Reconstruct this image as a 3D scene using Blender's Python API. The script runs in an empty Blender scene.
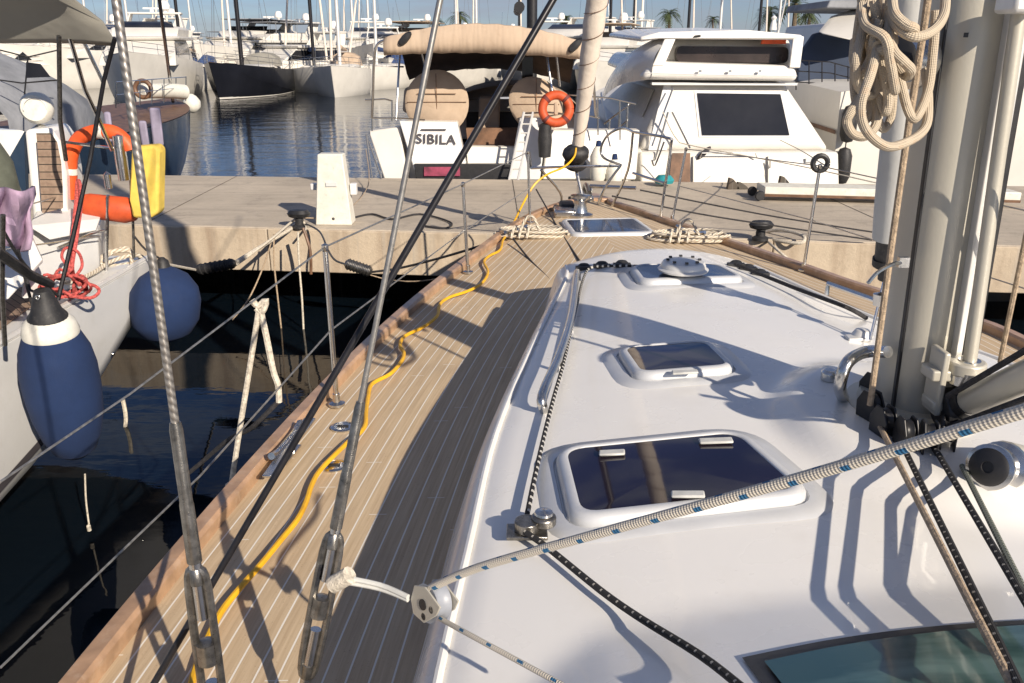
import bpy, bmesh, math, random
from mathutils import Vector, Matrix
random.seed(7)
V = Vector
scene = bpy.context.scene
COL = scene.collection
W, H, F, HY = 1024, 683, 850.0, 46.0
CZ = 3.2
PITCH = math.atan((341.5 - HY) / F)
SP, CP = math.sin(PITCH), math.cos(PITCH)
DK = 1.55            # deck height over the water
QT, QB = 1.10, 0.56  # quay slab top and underside

def ray(px, py):
    X = (px - 512) / F; Y = (341.5 - py) / F
    return V((X, CP + Y * SP, -SP + Y * CP))
def P(px, py, z):                       # point seen at a pixel on a level plane
    r = ray(px, py); t = (z - CZ) / r.z
    return V((0, 0, CZ)) + r * t
def D(px, py, y):                       # point seen at a pixel at a distance ahead
    r = ray(px, py); t = y / r.y
    return V((0, 0, CZ)) + r * t
def XP(px, py, x):
    r = ray(px, py); t = x / r.x
    return V((0, 0, CZ)) + r * t

# ------------------------------------------------------------------ materials
def nt(name):
    m = bpy.data.materials.new(name); m.use_nodes = True
    t = m.node_tree; t.nodes.clear()
    o = t.nodes.new('ShaderNodeOutputMaterial'); b = t.nodes.new('ShaderNodeBsdfPrincipled')
    t.links.new(b.outputs[0], o.inputs[0])
    return m, t, b
def N(t, kind, **kw):
    n = t.nodes.new(kind)
    for k, v in kw.items():
        if k.startswith('i_'):
            n.inputs[int(k[2:])].default_value = v
        else: setattr(n, k, v)
    return n
def math_(t, op, a, b=None, c=None):
    n = t.nodes.new('ShaderNodeMath'); n.operation = op
    for i, v in enumerate((a, b, c)):
        if v is None: continue
        if isinstance(v, (int, float)): n.inputs[i].default_value = v
        else: t.links.new(v, n.inputs[i])
    return n.outputs[0]
def mixc(t, fac, a, b, blend='MIX'):
    n = t.nodes.new('ShaderNodeMix'); n.data_type = 'RGBA'; n.blend_type = blend
    for i, v in ((0, fac), (6, a), (7, b)):
        if isinstance(v, (int, float)): n.inputs[i].default_value = v
        elif isinstance(v, tuple): n.inputs[i].default_value = (*v, 1) if len(v) == 3 else v
        else: t.links.new(v, n.inputs[i])
    return n.outputs[2]
def ramp(t, fac, a, b):
    n = t.nodes.new('ShaderNodeMapRange'); n.inputs[1].default_value = a; n.inputs[2].default_value = b
    t.links.new(fac, n.inputs[0]); return n.outputs[0]
def noise(t, scale, detail=4, vec=None, rough=.55):
    n = t.nodes.new('ShaderNodeTexNoise'); n.inputs['Scale'].default_value = scale
    n.inputs['Detail'].default_value = detail; n.inputs['Roughness'].default_value = rough
    if vec is None:
        vec = t.nodes.new('ShaderNodeTexCoord').outputs['Object']
    t.links.new(vec, n.inputs['Vector']); return n.outputs['Fac']
def mapped(t, sx, sy, sz, src='Object', rot=(0, 0, 0)):
    c = t.nodes.new('ShaderNodeTexCoord'); m = t.nodes.new('ShaderNodeMapping')
    m.inputs['Scale'].default_value = (sx, sy, sz); m.inputs['Rotation'].default_value = rot
    t.links.new(c.outputs[src], m.inputs[0]); return m.outputs[0]
def bump(t, b, h, dist, strength=1.0):
    n = t.nodes.new('ShaderNodeBump'); n.inputs['Distance'].default_value = dist
    n.inputs['Strength'].default_value = strength
    t.links.new(h, n.inputs['Height']); t.links.new(n.outputs[0], b.inputs['Normal'])
def pm(name, col, rough=.5, metal=0, var=.12, scale=6, bmp=0, bscale=60, coat=0, rvar=.1, dirt=None, sheen=0):
    m, t, b = nt(name)
    f = noise(t, scale, 5)
    dark = tuple(c * (1 - var * 2) for c in col); lite = tuple(min(1, c * (1 + var)) for c in col)
    c = mixc(t, ramp(t, f, .3, .7), dark, lite)
    if dirt:
        g = noise(t, scale * 2.3, 8, rough=.7)
        c = mixc(t, math_(t, 'MULTIPLY', ramp(t, g, .52, .75), dirt[1]), c, dirt[0])
    t.links.new(c, b.inputs['Base Color'])
    t.links.new(math_(t, 'ADD', math_(t, 'MULTIPLY', noise(t, scale * 3, 4), rvar * 2), rough - rvar), b.inputs['Roughness'])
    b.inputs['Metallic'].default_value = metal
    b.inputs['Coat Weight'].default_value = coat
    if bmp: bump(t, b, noise(t, bscale, 3), bmp)
    return m
M = {}
M['gel'] = pm('white_gelcoat', (.80, .785, .75), .28, var=.012, scale=1.3, coat=.25, rvar=.06, dirt=((.60, .56, .49), .26))
M['gel2'] = pm('grey_white_gelcoat', (.66, .66, .65), .35, var=.03, scale=2, coat=.2, dirt=((.45, .43, .38), .3))
M['gelfar'] = pm('weathered_white_gelcoat', (.68, .655, .60), .4, var=.05, scale=.8, dirt=((.5, .47, .42), .35))
M['nonskid'] = pm('nonskid_white', (.74, .735, .72), .6, var=.02, scale=3, bmp=.0015, bscale=500, dirt=((.55, .52, .48), .2))
M['steel'] = pm('polished_steel', (.62, .61, .59), .24, 1, var=.06, scale=20, rvar=.08)
M['alu'] = pm('anodised_aluminium', (.54, .51, .43), .42, .3, var=.04, scale=2, rvar=.05, bmp=.0004, bscale=90)
M['alulite'] = pm('light_aluminium', (.72, .71, .68), .4, .35, var=.04, scale=4)
M['bronze'] = pm('weathered_bronze_steel', (.27, .255, .23), .3, .9, var=.25, scale=40, rvar=.1, bmp=.0004, bscale=300)
M['black'] = pm('black_plastic', (.018, .018, .02), .45, var=.2, scale=20)
M['rubber'] = pm('black_rubber', (.02, .02, .022), .6, var=.25, scale=15, dirt=((.12, .11, .1), .4))
M['blackrod'] = pm('black_rod', (.02, .019, .022), .35, .3, var=.2, scale=20)
M['navy'] = pm('navy_hull', (.018, .035, .065), .2, var=.15, scale=1, coat=.4, dirt=((.08, .09, .1), .3))
M['blackhull'] = pm('black_hull', (.012, .013, .018), .2, var=.15, scale=.6, coat=.3)
M['fblue'] = pm('navy_fender_cover', (.008, .025, .085), .9, var=.08, scale=5, bmp=.0012, bscale=120)
M['fwhite'] = pm('white_vinyl', (.72, .70, .62), .5, var=.06, scale=10, dirt=((.4, .37, .3), .5))
M['lilac'] = pm('lilac_grey_fender', (.30, .27, .36), .8, var=.12, scale=4, bmp=.003, bscale=30)
M['lilaccloth'] = pm('lilac_cloth', (.42, .30, .42), .95, var=.15, scale=8, bmp=.01, bscale=9)
M['orange'] = pm('orange_foam_cover', (.72, .10, .02), .55, var=.12, scale=9, bmp=.003, bscale=25, dirt=((.4, .08, .03), .4))
M['redrope'] = pm('red_rope', (.55, .10, .09), .9, var=.3, scale=60, bmp=.003, bscale=160)
M['redorange'] = pm('red_buoy', (.55, .08, .02), .6, var=.15, scale=10)
M['yellow'] = pm('yellow_bag', (.78, .56, .10), .75, var=.12, scale=6, bmp=.006, bscale=14, dirt=((.5, .4, .15), .4))
M['cable'] = pm('yellow_cable', (.78, .42, .015), .45, var=.1, scale=10, dirt=((.4, .2, .02), .4))
M['canvas'] = pm('beige_canvas', (.45, .345, .25), .9, var=.1, scale=2.5, bmp=.012, bscale=5, dirt=((.3, .2, .12), .3))
M['canvasd'] = pm('taupe_canvas', (.255, .245, .215), .92, var=.1, scale=1.2, bmp=.02, bscale=2.5)
M['tent'] = pm('grey_tarpaulin', (.25, .26, .28), .75, var=.15, scale=1.5, bmp=.05, bscale=2.2)
M['sail'] = pm('furled_sailcloth', (.70, .62, .53), .8, var=.06, scale=3, bmp=.006, bscale=12, dirt=((.5, .42, .35), .3))
M['sailgrey'] = pm('grey_uv_strip', (.50, .50, .48), .75, var=.05, scale=5, bmp=.002, bscale=20)
M['glass'] = pm('smoked_acrylic', (.016, .011, .02), .05, var=.2, scale=2, rvar=.03, coat=.5)
M['bglass'] = pm('blue_smoked_glass', (.03, .045, .085), .12, var=.2, scale=3, rvar=.04, coat=.3)
M['dglass'] = pm('dark_window_glass', (.02, .02, .022), .08, var=.3, scale=1, rvar=.03)
M['navycloth'] = pm('navy_window_cover', (.03, .045, .08), .8, var=.12, scale=1)
M['varnish'] = pm('varnished_teak', (.40, .25, .15), .35, var=.18, scale=9, coat=.3, rvar=.1, dirt=((.5, .38, .28), .5))
M['darkbrown'] = pm('dark_brown_panel', (.035, .025, .022), .3, var=.3, scale=2)
M['brown'] = pm('brown_wood', (.17, .09, .05), .5, var=.25, scale=6)
M['ropew'] = pm('white_rope', (.62, .56, .46), .9, var=.2, scale=60, bmp=.004, bscale=170)
M['ropet'] = pm('tan_rope', (.42, .32, .22), .9, var=.2, scale=60, bmp=.004, bscale=200)
M['ropeb'] = pm('dark_rope', (.035, .033, .035), .85, var=.3, scale=60, bmp=.003, bscale=200)
M['ropecoil0'] = pm('halyard_rope', (.46, .39, .30), .85, var=.12, scale=25, bmp=.0022, bscale=330)
M['wire'] = pm('thin_wire', (.42, .41, .39), .35, .8, var=.2, scale=60)
M['pink'] = pm('maroon_panel', (.32, .05, .10), .6, var=.3, scale=6)
M['ink'] = pm('dark_lettering', (.05, .045, .05), .5, var=.1)
M['trunk'] = pm('palm_bark', (.16, .12, .08), .95, var=.25, scale=8)
M['frond'] = pm('palm_leaf', (.06, .085, .03), .7, var=.3, scale=3)
M['redside'] = pm('antifoul', (.14, .03, .025), .7, var=.2)
M['teal'] = pm('teal_cap', (.02, .25, .28), .6)
M['bluecloth'] = pm('blue_cloth', (.03, .06, .16), .85, var=.2)
M['stone'] = pm('breakwater_rock', (.26, .23, .19), .95, var=.3, scale=1.2, bmp=.3, bscale=1.5)
M['build'] = pm('pale_render', (.60, .56, .50), .9, var=.08, scale=.4)
M['greyplastic'] = pm('grey_sheave', (.30, .32, .36), .45, var=.1, scale=20)
M['frame'] = pm('hatch_frame_aluminium', (.62, .63, .64), .35, .25, var=.04, scale=8, rvar=.06)
M['under_shade'] = pm('canopy_underside_shade', (.07, .05, .04), .9, var=.2, scale=3)  # canvas as seen in shade: the darkness is put into this brown
M['green'] = pm('olive_bag', (.10, .11, .085), .9, var=.2, scale=6, bmp=.01, bscale=10)
M['yellowed'] = pm('light_plastic', (.55, .55, .52), .4, var=.1, scale=20)

# twisted wire / braided ropes use the tube's own UVs (u along in metres, v around)
def uvs(t):
    s = t.nodes.new('ShaderNodeSeparateXYZ'); c = t.nodes.new('ShaderNodeTexCoord')
    t.links.new(c.outputs['UV'], s.inputs[0]); return s.outputs[0], s.outputs[1]
def twist(name, c1, c2, metal, rough, pitch, bd, strands=5):
    m, t, b = nt(name); u, v = uvs(t)
    s = math_(t, 'SINE', math_(t, 'MULTIPLY', math_(t, 'ADD', math_(t, 'MULTIPLY', u, 1 / pitch), math_(t, 'MULTIPLY', v, strands)), 6.2832))
    h = ramp(t, s, -1, 1)
    c = mixc(t, h, c2, c1)
    c = mixc(t, math_(t, 'MULTIPLY', ramp(t, noise(t, 30, 4), .45, .75), .4), c, c2)
    t.links.new(c, b.inputs['Base Color']); b.inputs['Metallic'].default_value = metal
    b.inputs['Roughness'].default_value = rough
    bump(t, b, h, bd); return m
M['wiretwist'] = twist('stranded_wire', (.44, .41, .37), (.22, .20, .18), .75, .40, .017, .0005, 2)
M['wirefine'] = pm('fine_stranded_wire', (.36, .34, .31), .38, .75, var=.12, scale=60)
M['rope3'] = twist('three_strand_rope', (.70, .64, .53), (.38, .32, .24), 0, .9, .05, .004, 3)
def fleck(name, base, spot, period, on, vper, von, braid=.006):
    m, t, b = nt(name); u, v = uvs(t)
    row = math_(t, 'FLOOR', math_(t, 'MULTIPLY', v, vper))
    a = math_(t, 'FRACT', math_(t, 'ADD', math_(t, 'DIVIDE', u, period), math_(t, 'MULTIPLY', row, .5)))
    vv = math_(t, 'FRACT', math_(t, 'MULTIPLY', v, vper))
    k = math_(t, 'MULTIPLY', math_(t, 'LESS_THAN', math_(t, 'ADD', a, math_(t, 'MULTIPLY', noise(t, 90, 2), .12)), on + .06), math_(t, 'LESS_THAN', vv, von))
    s1 = math_(t, 'SINE', math_(t, 'MULTIPLY', math_(t, 'ADD', math_(t, 'DIVIDE', u, braid), math_(t, 'MULTIPLY', v, 8)), 6.2832))
    s2 = math_(t, 'SINE', math_(t, 'MULTIPLY', math_(t, 'SUBTRACT', math_(t, 'DIVIDE', u, braid), math_(t, 'MULTIPLY', v, 8)), 6.2832))
    br = ramp(t, math_(t, 'MULTIPLY', s1, s2), -1, 1)
    cb = mixc(t, br, tuple(x * .74 for x in base), base)
    c = mixc(t, k, cb, spot)
    t.links.new(c, b.inputs['Base Color']); b.inputs['Roughness'].default_value = .85
    bump(t, b, br, .0016); return m
M['sheet'] = fleck('blue_flecked_rope', (.80, .73, .61), (.03, .15, .30), .085, .17, 3, .55, .011)
M['bw'] = fleck('black_white_rope', (.015, .015, .018), (.62, .60, .56), .036, .34, 2, .75, .005)
M['bw2'] = fleck('black_rope_light_fleck', (.02, .02, .022), (.45, .42, .37), .03, .2, 3, .4, .005)
M['speck'] = fleck('grey_green_speckled_rope', (.30, .32, .26), (.06, .07, .06), .014, .4, 4, .6, .004)

M['ropecoil'] = fleck('braided_beige_halyard', (.58, .49, .37), (.50, .40, .29), .05, .3, 2, .4, .008)
def deck_mat():
    m, t, b = nt('teak_deck_planks'); u, v = uvs(t)
    pw = .064
    fr = math_(t, 'FRACT', math_(t, 'DIVIDE', u, pw))
    seam = math_(t, 'LESS_THAN', math_(t, 'ABSOLUTE', math_(t, 'SUBTRACT', fr, .5)), .045)
    idx = math_(t, 'FLOOR', math_(t, 'DIVIDE', u, pw))
    wn = t.nodes.new('ShaderNodeTexWhiteNoise'); wn.noise_dimensions = '1D'; t.links.new(math_(t, 'ADD', idx, .5), wn.inputs['W'])
    cb = t.nodes.new('ShaderNodeCombineXYZ')
    t.links.new(math_(t, 'MULTIPLY', u, 90), cb.inputs[0]); t.links.new(math_(t, 'MULTIPLY', v, 3), cb.inputs[1]); t.links.new(idx, cb.inputs[2])
    g = noise(t, 1.0, 4, cb.outputs[0])
    c = mixc(t, ramp(t, g, .3, .7), (.44, .325, .20), (.58, .45, .295))
    c = mixc(t, math_(t, 'MULTIPLY', wn.outputs[0], .16), c, (.36, .26, .17))
    c = mixc(t, math_(t, 'MULTIPLY', ramp(t, noise(t, 2.2, 6), .5, .72), .35), c, (.33, .25, .17))
    c = mixc(t, math_(t, 'MULTIPLY', ramp(t, noise(t, 160, 2), .66, .74), .5), c, (.2, .14, .09))
    bj = math_(t, 'LESS_THAN', math_(t, 'FRACT', math_(t, 'ADD', math_(t, 'MULTIPLY', v, .41), math_(t, 'MULTIPLY', wn.outputs[0], 7.3))), .0016)
    c = mixc(t, bj, c, (.7, .65, .56))
    c = mixc(t, seam, c, (.74, .70, .62))
    t.links.new(c, b.inputs['Base Color']); b.inputs['Roughness'].default_value = .75
    bump(t, b, math_(t, 'SUBTRACT', math_(t, 'MULTIPLY', g, .3), seam), .0012); return m
M['deck'] = deck_mat()
def slat_mat():
    m, t, b = nt('teak_slats'); u, v = uvs(t)
    fr = math_(t, 'FRACT', math_(t, 'MULTIPLY', v, 17)); s = math_(t, 'LESS_THAN', fr, .13)
    c = mixc(t, ramp(t, noise(t, 25, 4), .3, .7), (.22, .15, .11), (.32, .23, .17)); c = mixc(t, s, c, (.03, .025, .02))
    t.links.new(c, b.inputs['Base Color']); b.inputs['Roughness'].default_value = .7; return m
M['slat'] = slat_mat()
def concrete(name, col, face):
    m, t, b = nt(name)
    n1 = noise(t, .7, 8, rough=.65); n2 = noise(t, 14, 6, rough=.7); n3 = noise(t, 140, 3)
    c = mixc(t, ramp(t, n1, .3, .7), tuple(x * .78 for x in col), tuple(x * 1.1 for x in col))
    c = mixc(t, math_(t, 'MULTIPLY', ramp(t, n2, .5, .8), .4), c, tuple(x * .55 for x in col))
    c = mixc(t, math_(t, 'MULTIPLY', ramp(t, n3, .55, .8), .35), c, tuple(x * .5 for x in col))
    if face:
        st = noise(t, 1, 5, mapped(t, 3.5, 3.5, .35)); c = mixc(t, math_(t, 'MULTIPLY', ramp(t, st, .5, .75), .6), c, (.17, .10, .06))
        st2 = noise(t, 1, 3, mapped(t, 9, 9, .2)); c = mixc(t, math_(t, 'MULTIPLY', ramp(t, st2, .56, .7), .5), c, (.35, .33, .30))
    else:
        st = noise(t, 1, 4, mapped(t, .5, 5, 1)); c = mixc(t, math_(t, 'MULTIPLY', ramp(t, st, .5, .75), .5), c, (.27, .23, .19)); c = mixc(t, math_(t, 'MULTIPLY', ramp(t, noise(t, 2.6, 9, rough=.75), .55, .62), .35), c, (.22, .19, .16))
    t.links.new(c, b.inputs['Base Color']); b.inputs['Roughness'].default_value = .92
    bump(t, b, math_(t, 'ADD', n2, math_(t, 'MULTIPLY', n3, .4)), .008); return m
M['conc'] = concrete('quay_concrete_top', (.50, .43, .34), False)
M['concf'] = concrete('quay_concrete_face', (.52, .43, .32), True)
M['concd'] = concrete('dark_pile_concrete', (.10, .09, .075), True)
def water_mat():
    m, t, b = nt('harbour_water')
    b.inputs['Base Color'].default_value = (.003, .006, .010, 1)
    b.inputs['Roughness'].default_value = .03; b.inputs['IOR'].default_value = 1.333
    geo = t.nodes.new('ShaderNodeNewGeometry'); s = t.nodes.new('ShaderNodeSeparateXYZ'); t.links.new(geo.outputs['Position'], s.inputs[0])
    far = ramp(t, s.outputs[1], 10, 16)
    v1 = mapped(t, .8, 2.2, 1); v2 = mapped(t, .25, .55, 1)
    h = math_(t, 'ADD', math_(t, 'MULTIPLY', noise(t, 2.2, 3, v1), .35), noise(t, 1.6, 2, v2))
    amp = math_(t, 'ADD', math_(t, 'MULTIPLY', far, .020), .006)
    bump(t, b, math_(t, 'MULTIPLY', h, amp), 1.0); return m
M['water'] = water_mat()
def tint_glass():
    m, t, b = nt('teal_windscreen_glass')
    st = noise(t, 1, 4, mapped(t, 2.5, 8, 8)); c = mixc(t, ramp(t, st, .42, .62), (.035, .085, .08), (.12, .21, .19))  # lighter teal streaks painted in for the mottled reflection of the interior
    t.links.new(c, b.inputs['Base Color']); b.inputs['Roughness'].default_value = .15; b.inputs['Coat Weight'].default_value = .2
    return m
M['teal_glass'] = tint_glass()
def crease():
    m, t, b = nt('pleated_beige_canvas')
    w = noise(t, 1, 3, mapped(t, 2.6, .5, .5)); n2 = noise(t, 1.3, 4)
    c = mixc(t, ramp(t, n2, .3, .7), (.43, .325, .235), (.49, .38, .28))
    c = mixc(t, math_(t, 'MULTIPLY', ramp(t, noise(t, 7, 6), .55, .8), .35), c, (.33, .23, .15))
    t.links.new(c, b.inputs['Base Color']); b.inputs['Roughness'].default_value = .9
    bump(t, b, w, .07); return m
M['pleat'] = crease()

# ------------------------------------------------------------------ mesh builder
class MB:
    def __init__(s): s.v = []; s.f = []; s.uv = []
    def add(s, vs, fs, uvs=None):
        o = len(s.v); s.v += [tuple(x) for x in vs]
        for i, f in enumerate(fs):
            s.f.append(tuple(o + k for k in f)); s.uv.append(uvs[i] if uvs else None)
        return s
    def box(s, c, sz, R=None):
        c = V(c); vs = []
        for x in (-.5, .5):
            for y in (-.5, .5):
                for z in (-.5, .5):
                    p = V((x * sz[0], y * sz[1], z * sz[2]))
                    if R is not None: p = R @ p
                    vs.append(c + p)
        return s.add(vs, [(0, 1, 3, 2), (4, 6, 7, 5), (0, 4, 5, 1), (2, 3, 7, 6), (0, 2, 6, 4), (1, 5, 7, 3)])
    def hexa(s, a, b):          # two matching quads (4 pts each)
        return s.add(list(a) + list(b), [(0, 1, 2, 3), (7, 6, 5, 4), (0, 4, 5, 1), (1, 5, 6, 2), (2, 6, 7, 3), (3, 7, 4, 0)])
    def slab(s, poly, t):       # polygon given thickness vector
        n = len(poly); t = V(t); vs = list(poly) + [V(p) + t for p in poly]
        return s.add(vs, [tuple(range(n)), tuple(range(2 * n - 1, n - 1, -1))] + [(i, i + n, (i + 1) % n + n, (i + 1) % n) for i in range(n)])
    def loft(s, rings, closed=True, caps=True, uv=False):
        n = len(rings[0]); vs = [p for r in rings for p in r]; fs = []; uu = []
        L = 0
        for i in range(len(rings) - 1):
            d = (V(rings[i + 1][0]) - V(rings[i][0])).length
            for j in range(n if closed else n - 1):
                k = (j + 1) % n
                fs.append((i * n + j, i * n + k, (i + 1) * n + k, (i + 1) * n + j))
                uu.append(((L, j / n), (L, (j + 1) / n), (L + d, (j + 1) / n), (L + d, j / n)))
            L += d
        if caps and closed:
            fs.append(tuple(range(n - 1, -1, -1))); uu.append([(0, 0)] * n)
            fs.append(tuple(range((len(rings) - 1) * n, len(rings) * n))); uu.append([(L, 0)] * n)
        return s.add(vs, fs, uu)
    def tube(s, pts, r, seg=8, smooth=0, sq=None):
        pts = [V(p) for p in pts]
        if smooth: pts = spline(pts, smooth)
        n = len(pts); rs = r if isinstance(r, (list, tuple)) else [r] * n
        if len(rs) != n: rs = [rs[0] + (rs[-1] - rs[0]) * i / (n - 1) for i in range(n)]
        t0 = (pts[1] - pts[0]).normalized()
        u = t0.orthogonal().normalized(); rings = []
        for i in range(n):
            a = pts[max(i - 1, 0)]; b = pts[min(i + 1, n - 1)]
            t = (b - a)
            if t.length < 1e-7: t = t0
            t = t.normalized(); u = (u - t * u.dot(t))
            u = u.normalized() if u.length > 1e-6 else t.orthogonal().normalized()
            w = t.cross(u)
            rings.append([pts[i] + (u * math.cos(2 * math.pi * k / seg) + w * math.sin(2 * math.pi * k / seg)) * rs[i] for k in range(seg)])
        return s.loft(rings, uv=True)
    def lathe(s, c, prof, seg=20, axis=(0, 0, 1), sx=1, sy=1):
        ax = V(axis).normalized(); u = ax.orthogonal().normalized()
        if abs(ax.z) > .99: u = V((1, 0, 0))
        w = ax.cross(u)
        rings = [[V(c) + ax * h + (u * math.cos(2 * math.pi * k / seg) * sx + w * math.sin(2 * math.pi * k / seg) * sy) * max(r, 1e-4) for k in range(seg)] for r, h in prof]
        return s.loft(rings)
    def grid(s, rows, uvf=None):
        n = len(rows[0]); vs = [p for r in rows for p in r]; fs = []; uu = []
        for i in range(len(rows) - 1):
            for j in range(n - 1):
                q = ((i, j), (i, j + 1), (i + 1, j + 1), (i + 1, j))
                fs.append(tuple(a * n + b for a, b in q))
                uu.append(tuple(uvf[a][b] for a, b in q) if uvf else tuple((b / (n - 1), a / (len(rows) - 1)) for a, b in q))
        return s.add(vs, fs, uu)
def spline(pts, k=6):
    out = []; n = len(pts)
    for i in range(n - 1):
        p0, p1, p2, p3 = pts[max(i - 1, 0)], pts[i], pts[i + 1], pts[min(i + 2, n - 1)]
        for j in range(k):
            t = j / k
            out.append(.5 * ((2 * p1) + (p2 - p0) * t + (2 * p0 - 5 * p1 + 4 * p2 - p3) * t * t + (3 * p1 - p0 - 3 * p2 + p3) * t ** 3))
    out.append(pts[-1]); return out
def obj(name, mb, mat, parent=None, smooth=True, bevel=0, world=True, ang=40, fixn=True):
    me = bpy.data.meshes.new(name); me.from_pydata([tuple(v) for v in mb.v], [], mb.f)
    uvl = me.uv_layers.new(name='UVMap')
    for p, u in zip(me.polygons, mb.uv):
        if u:
            for li, c in zip(p.loop_indices, u): uvl.data[li].uv = c
    if fixn:
        bm = bmesh.new(); bm.from_mesh(me); bmesh.ops.recalc_face_normals(bm, faces=bm.faces); bm.to_mesh(me); bm.free()
    me.materials.append(M[mat] if isinstance(mat, str) else mat)
    if smooth:
        me.polygons.foreach_set('use_smooth', [True] * len(me.polygons))
        me.set_sharp_from_angle(angle=math.radians(ang))
    o = bpy.data.objects.new(name, me); COL.objects.link(o)
    if parent:
        o.parent = parent
        if world and parent.type == 'EMPTY': o.matrix_parent_inverse = Matrix.Translation(-parent.location)
    if bevel:
        b = o.modifiers.new('Bevel', 'BEVEL'); b.width = bevel; b.segments = 2; b.limit_method = 'ANGLE'; b.angle_limit = math.radians(35)
    return o
def thing(name, label, cat, loc=(0, 0, 0), rz=0, group=None):
    o = bpy.data.objects.new(name, None); COL.objects.link(o); o.location = loc; o.rotation_euler = (0, 0, rz)
    o.empty_display_size = .2
    return tag(o, label, cat, group)
def tag(o, label, cat, group=None):
    o['label'] = label; o['category'] = cat
    if group: o['group'] = group
    return o
def struct(o, label=None):
    o['kind'] = 'structure'
    if label: o['label'] = label
    return o
def interp(pts, t):      # pts: sorted (t, value)
    if t <= pts[0][0]: return pts[0][1]
    for a, b in zip(pts, pts[1:]):
        if t <= b[0]: return a[1] + (b[1] - a[1]) * (t - a[0]) / (b[0] - a[0])
    return pts[-1][1]
def sinterp(pts, t):     # smooth (catmull) interpolation
    if t <= pts[0][0] or t >= pts[-1][0]: return interp(pts, t)
    for i, (a, b) in enumerate(zip(pts, pts[1:])):
        if t <= b[0]:
            p0 = pts[max(i - 1, 0)]; p3 = pts[min(i + 2, len(pts) - 1)]
            h = b[0] - a[0]; k = (t - a[0]) / h
            m1 = (b[1] - p0[1]) / max(b[0] - p0[0], 1e-6) * h; m2 = (p3[1] - a[1]) / max(p3[0] - a[0], 1e-6) * h
            return (2*k**3 - 3*k*k + 1) * a[1] + (k**3 - 2*k*k + k) * m1 + (-2*k**3 + 3*k*k) * b[1] + (k**3 - k*k) * m2
def hit(px, py, zf, off=0):
    z = 1.9
    for _ in range(25):
        p = P(px, py, z + off); z = z * .3 + zf(p.x, p.y) * .7
    return P(px, py, z + off)
def mid(a, b, t=.5): return V(a) * (1 - t) + V(b) * t

# ================================================================== WATER, QUAY
w = MB().add([(-900, -60, 0), (900, -60, 0), (900, 1600, 0), (-900, 1600, 0)], [(0, 1, 2, 3)])
struct(obj('water', w, 'water', smooth=False))
qn = lambda x: 9.92 - .116 * x
qf = lambda x: 14.25 - .085 * x
q = MB(); rows = []
XS = [-40, -24, -12, -6, -3, 0, 3, 6, 12, 24, 40]
q.slab([V((x, qn(x) + .03, QT)) for x in XS] + [V((x, qf(x), QT)) for x in reversed(XS)], (0, 0, -.12))
struct(obj('quay', q, 'conc', smooth=False, bevel=.02))
q = MB()
for a, b in zip(XS, XS[1:]):
    g = .006
    q.slab([V((a + g, qn(a), QT - .012)), V((b - g, qn(b), QT - .012)), V((b - g, qn(b) + .35, QT - .012)), V((a + g, qn(a) + .35, QT - .012))], (0, 0, QB - QT + .01))
q.slab([V((x, qn(x) + .36, QB + .04)) for x in XS] + [V((x, qf(x) - .05, QB + .04)) for x in reversed(XS)], (0, 0, .3))
struct(obj('quay_edge_beam', q, 'concf', smooth=False, bevel=.012))
q = MB()
for x in range(-36, 38, 6):
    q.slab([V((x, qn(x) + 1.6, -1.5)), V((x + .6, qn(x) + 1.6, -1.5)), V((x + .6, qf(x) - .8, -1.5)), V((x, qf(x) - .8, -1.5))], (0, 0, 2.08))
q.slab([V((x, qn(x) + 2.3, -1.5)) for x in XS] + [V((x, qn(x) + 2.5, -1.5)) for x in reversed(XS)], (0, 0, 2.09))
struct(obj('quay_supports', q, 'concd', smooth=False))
# thin joints of the slab and the steel drain strip
q = MB()
for x in (-9.2, -4.6, .1, 4.7, 9.4):
    q.slab([V((x, qn(x) + .05, QT + .002)), V((x + .012, qn(x) + .05, QT + .002)), V((x + .012 - .1, qf(x) - .02, QT + .002)), V((x - .1, qf(x) - .02, QT + .002))], (0, 0, .002))
struct(obj('quay_joints', q, 'concd', smooth=False))

# ================================================================== OUR YACHT
yacht = thing('sailing_yacht', 'white sailing yacht in the foreground with teak deck, white coachroof and aluminium mast', 'sailing yacht', (.9, 0, DK))
portpx = [(76, 683), (148, 594), (203, 526), (245, 487), (286, 447), (338, 376), (400, 318), (440, 285), (505, 233), (530, 217), (556, 206), (578, 201)]
stbpx = [(612, 205), (660, 221), (715, 240), (802, 270), (858, 290), (982, 328), (1024, 346)]
pp = [P(x, y, DK) for x, y in portpx]; sp_ = [P(x, y, DK) for x, y in stbpx]
bow = P(590, 199.5, DK)
PX = [(-3.5, -1.26), (0, -1.26), (1.5, -1.215), (2.8, -1.10), (4.1, -.925), (5.3, -.70), (6.5, -.41), (7.75, -.08), (8.55, .19), (9.15, .50), (9.5, .76)]
SX = [(-3.5, 3.35), (0, 3.3), (2.5, 3.2), (3.8, 3.06)] + [(p.y, p.x) for p in reversed(sp_)]
YE = 9.42
pX = lambda y: sinterp(PX, y); sX = lambda y: sinterp(SX, y)
axis_x = lambda y: (pX(y) + sX(y)) / 2
ys = [-3.5 + (YE + 3.5) * (1 - (1 - i / 90) ** 1.3) for i in range(91)]
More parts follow.
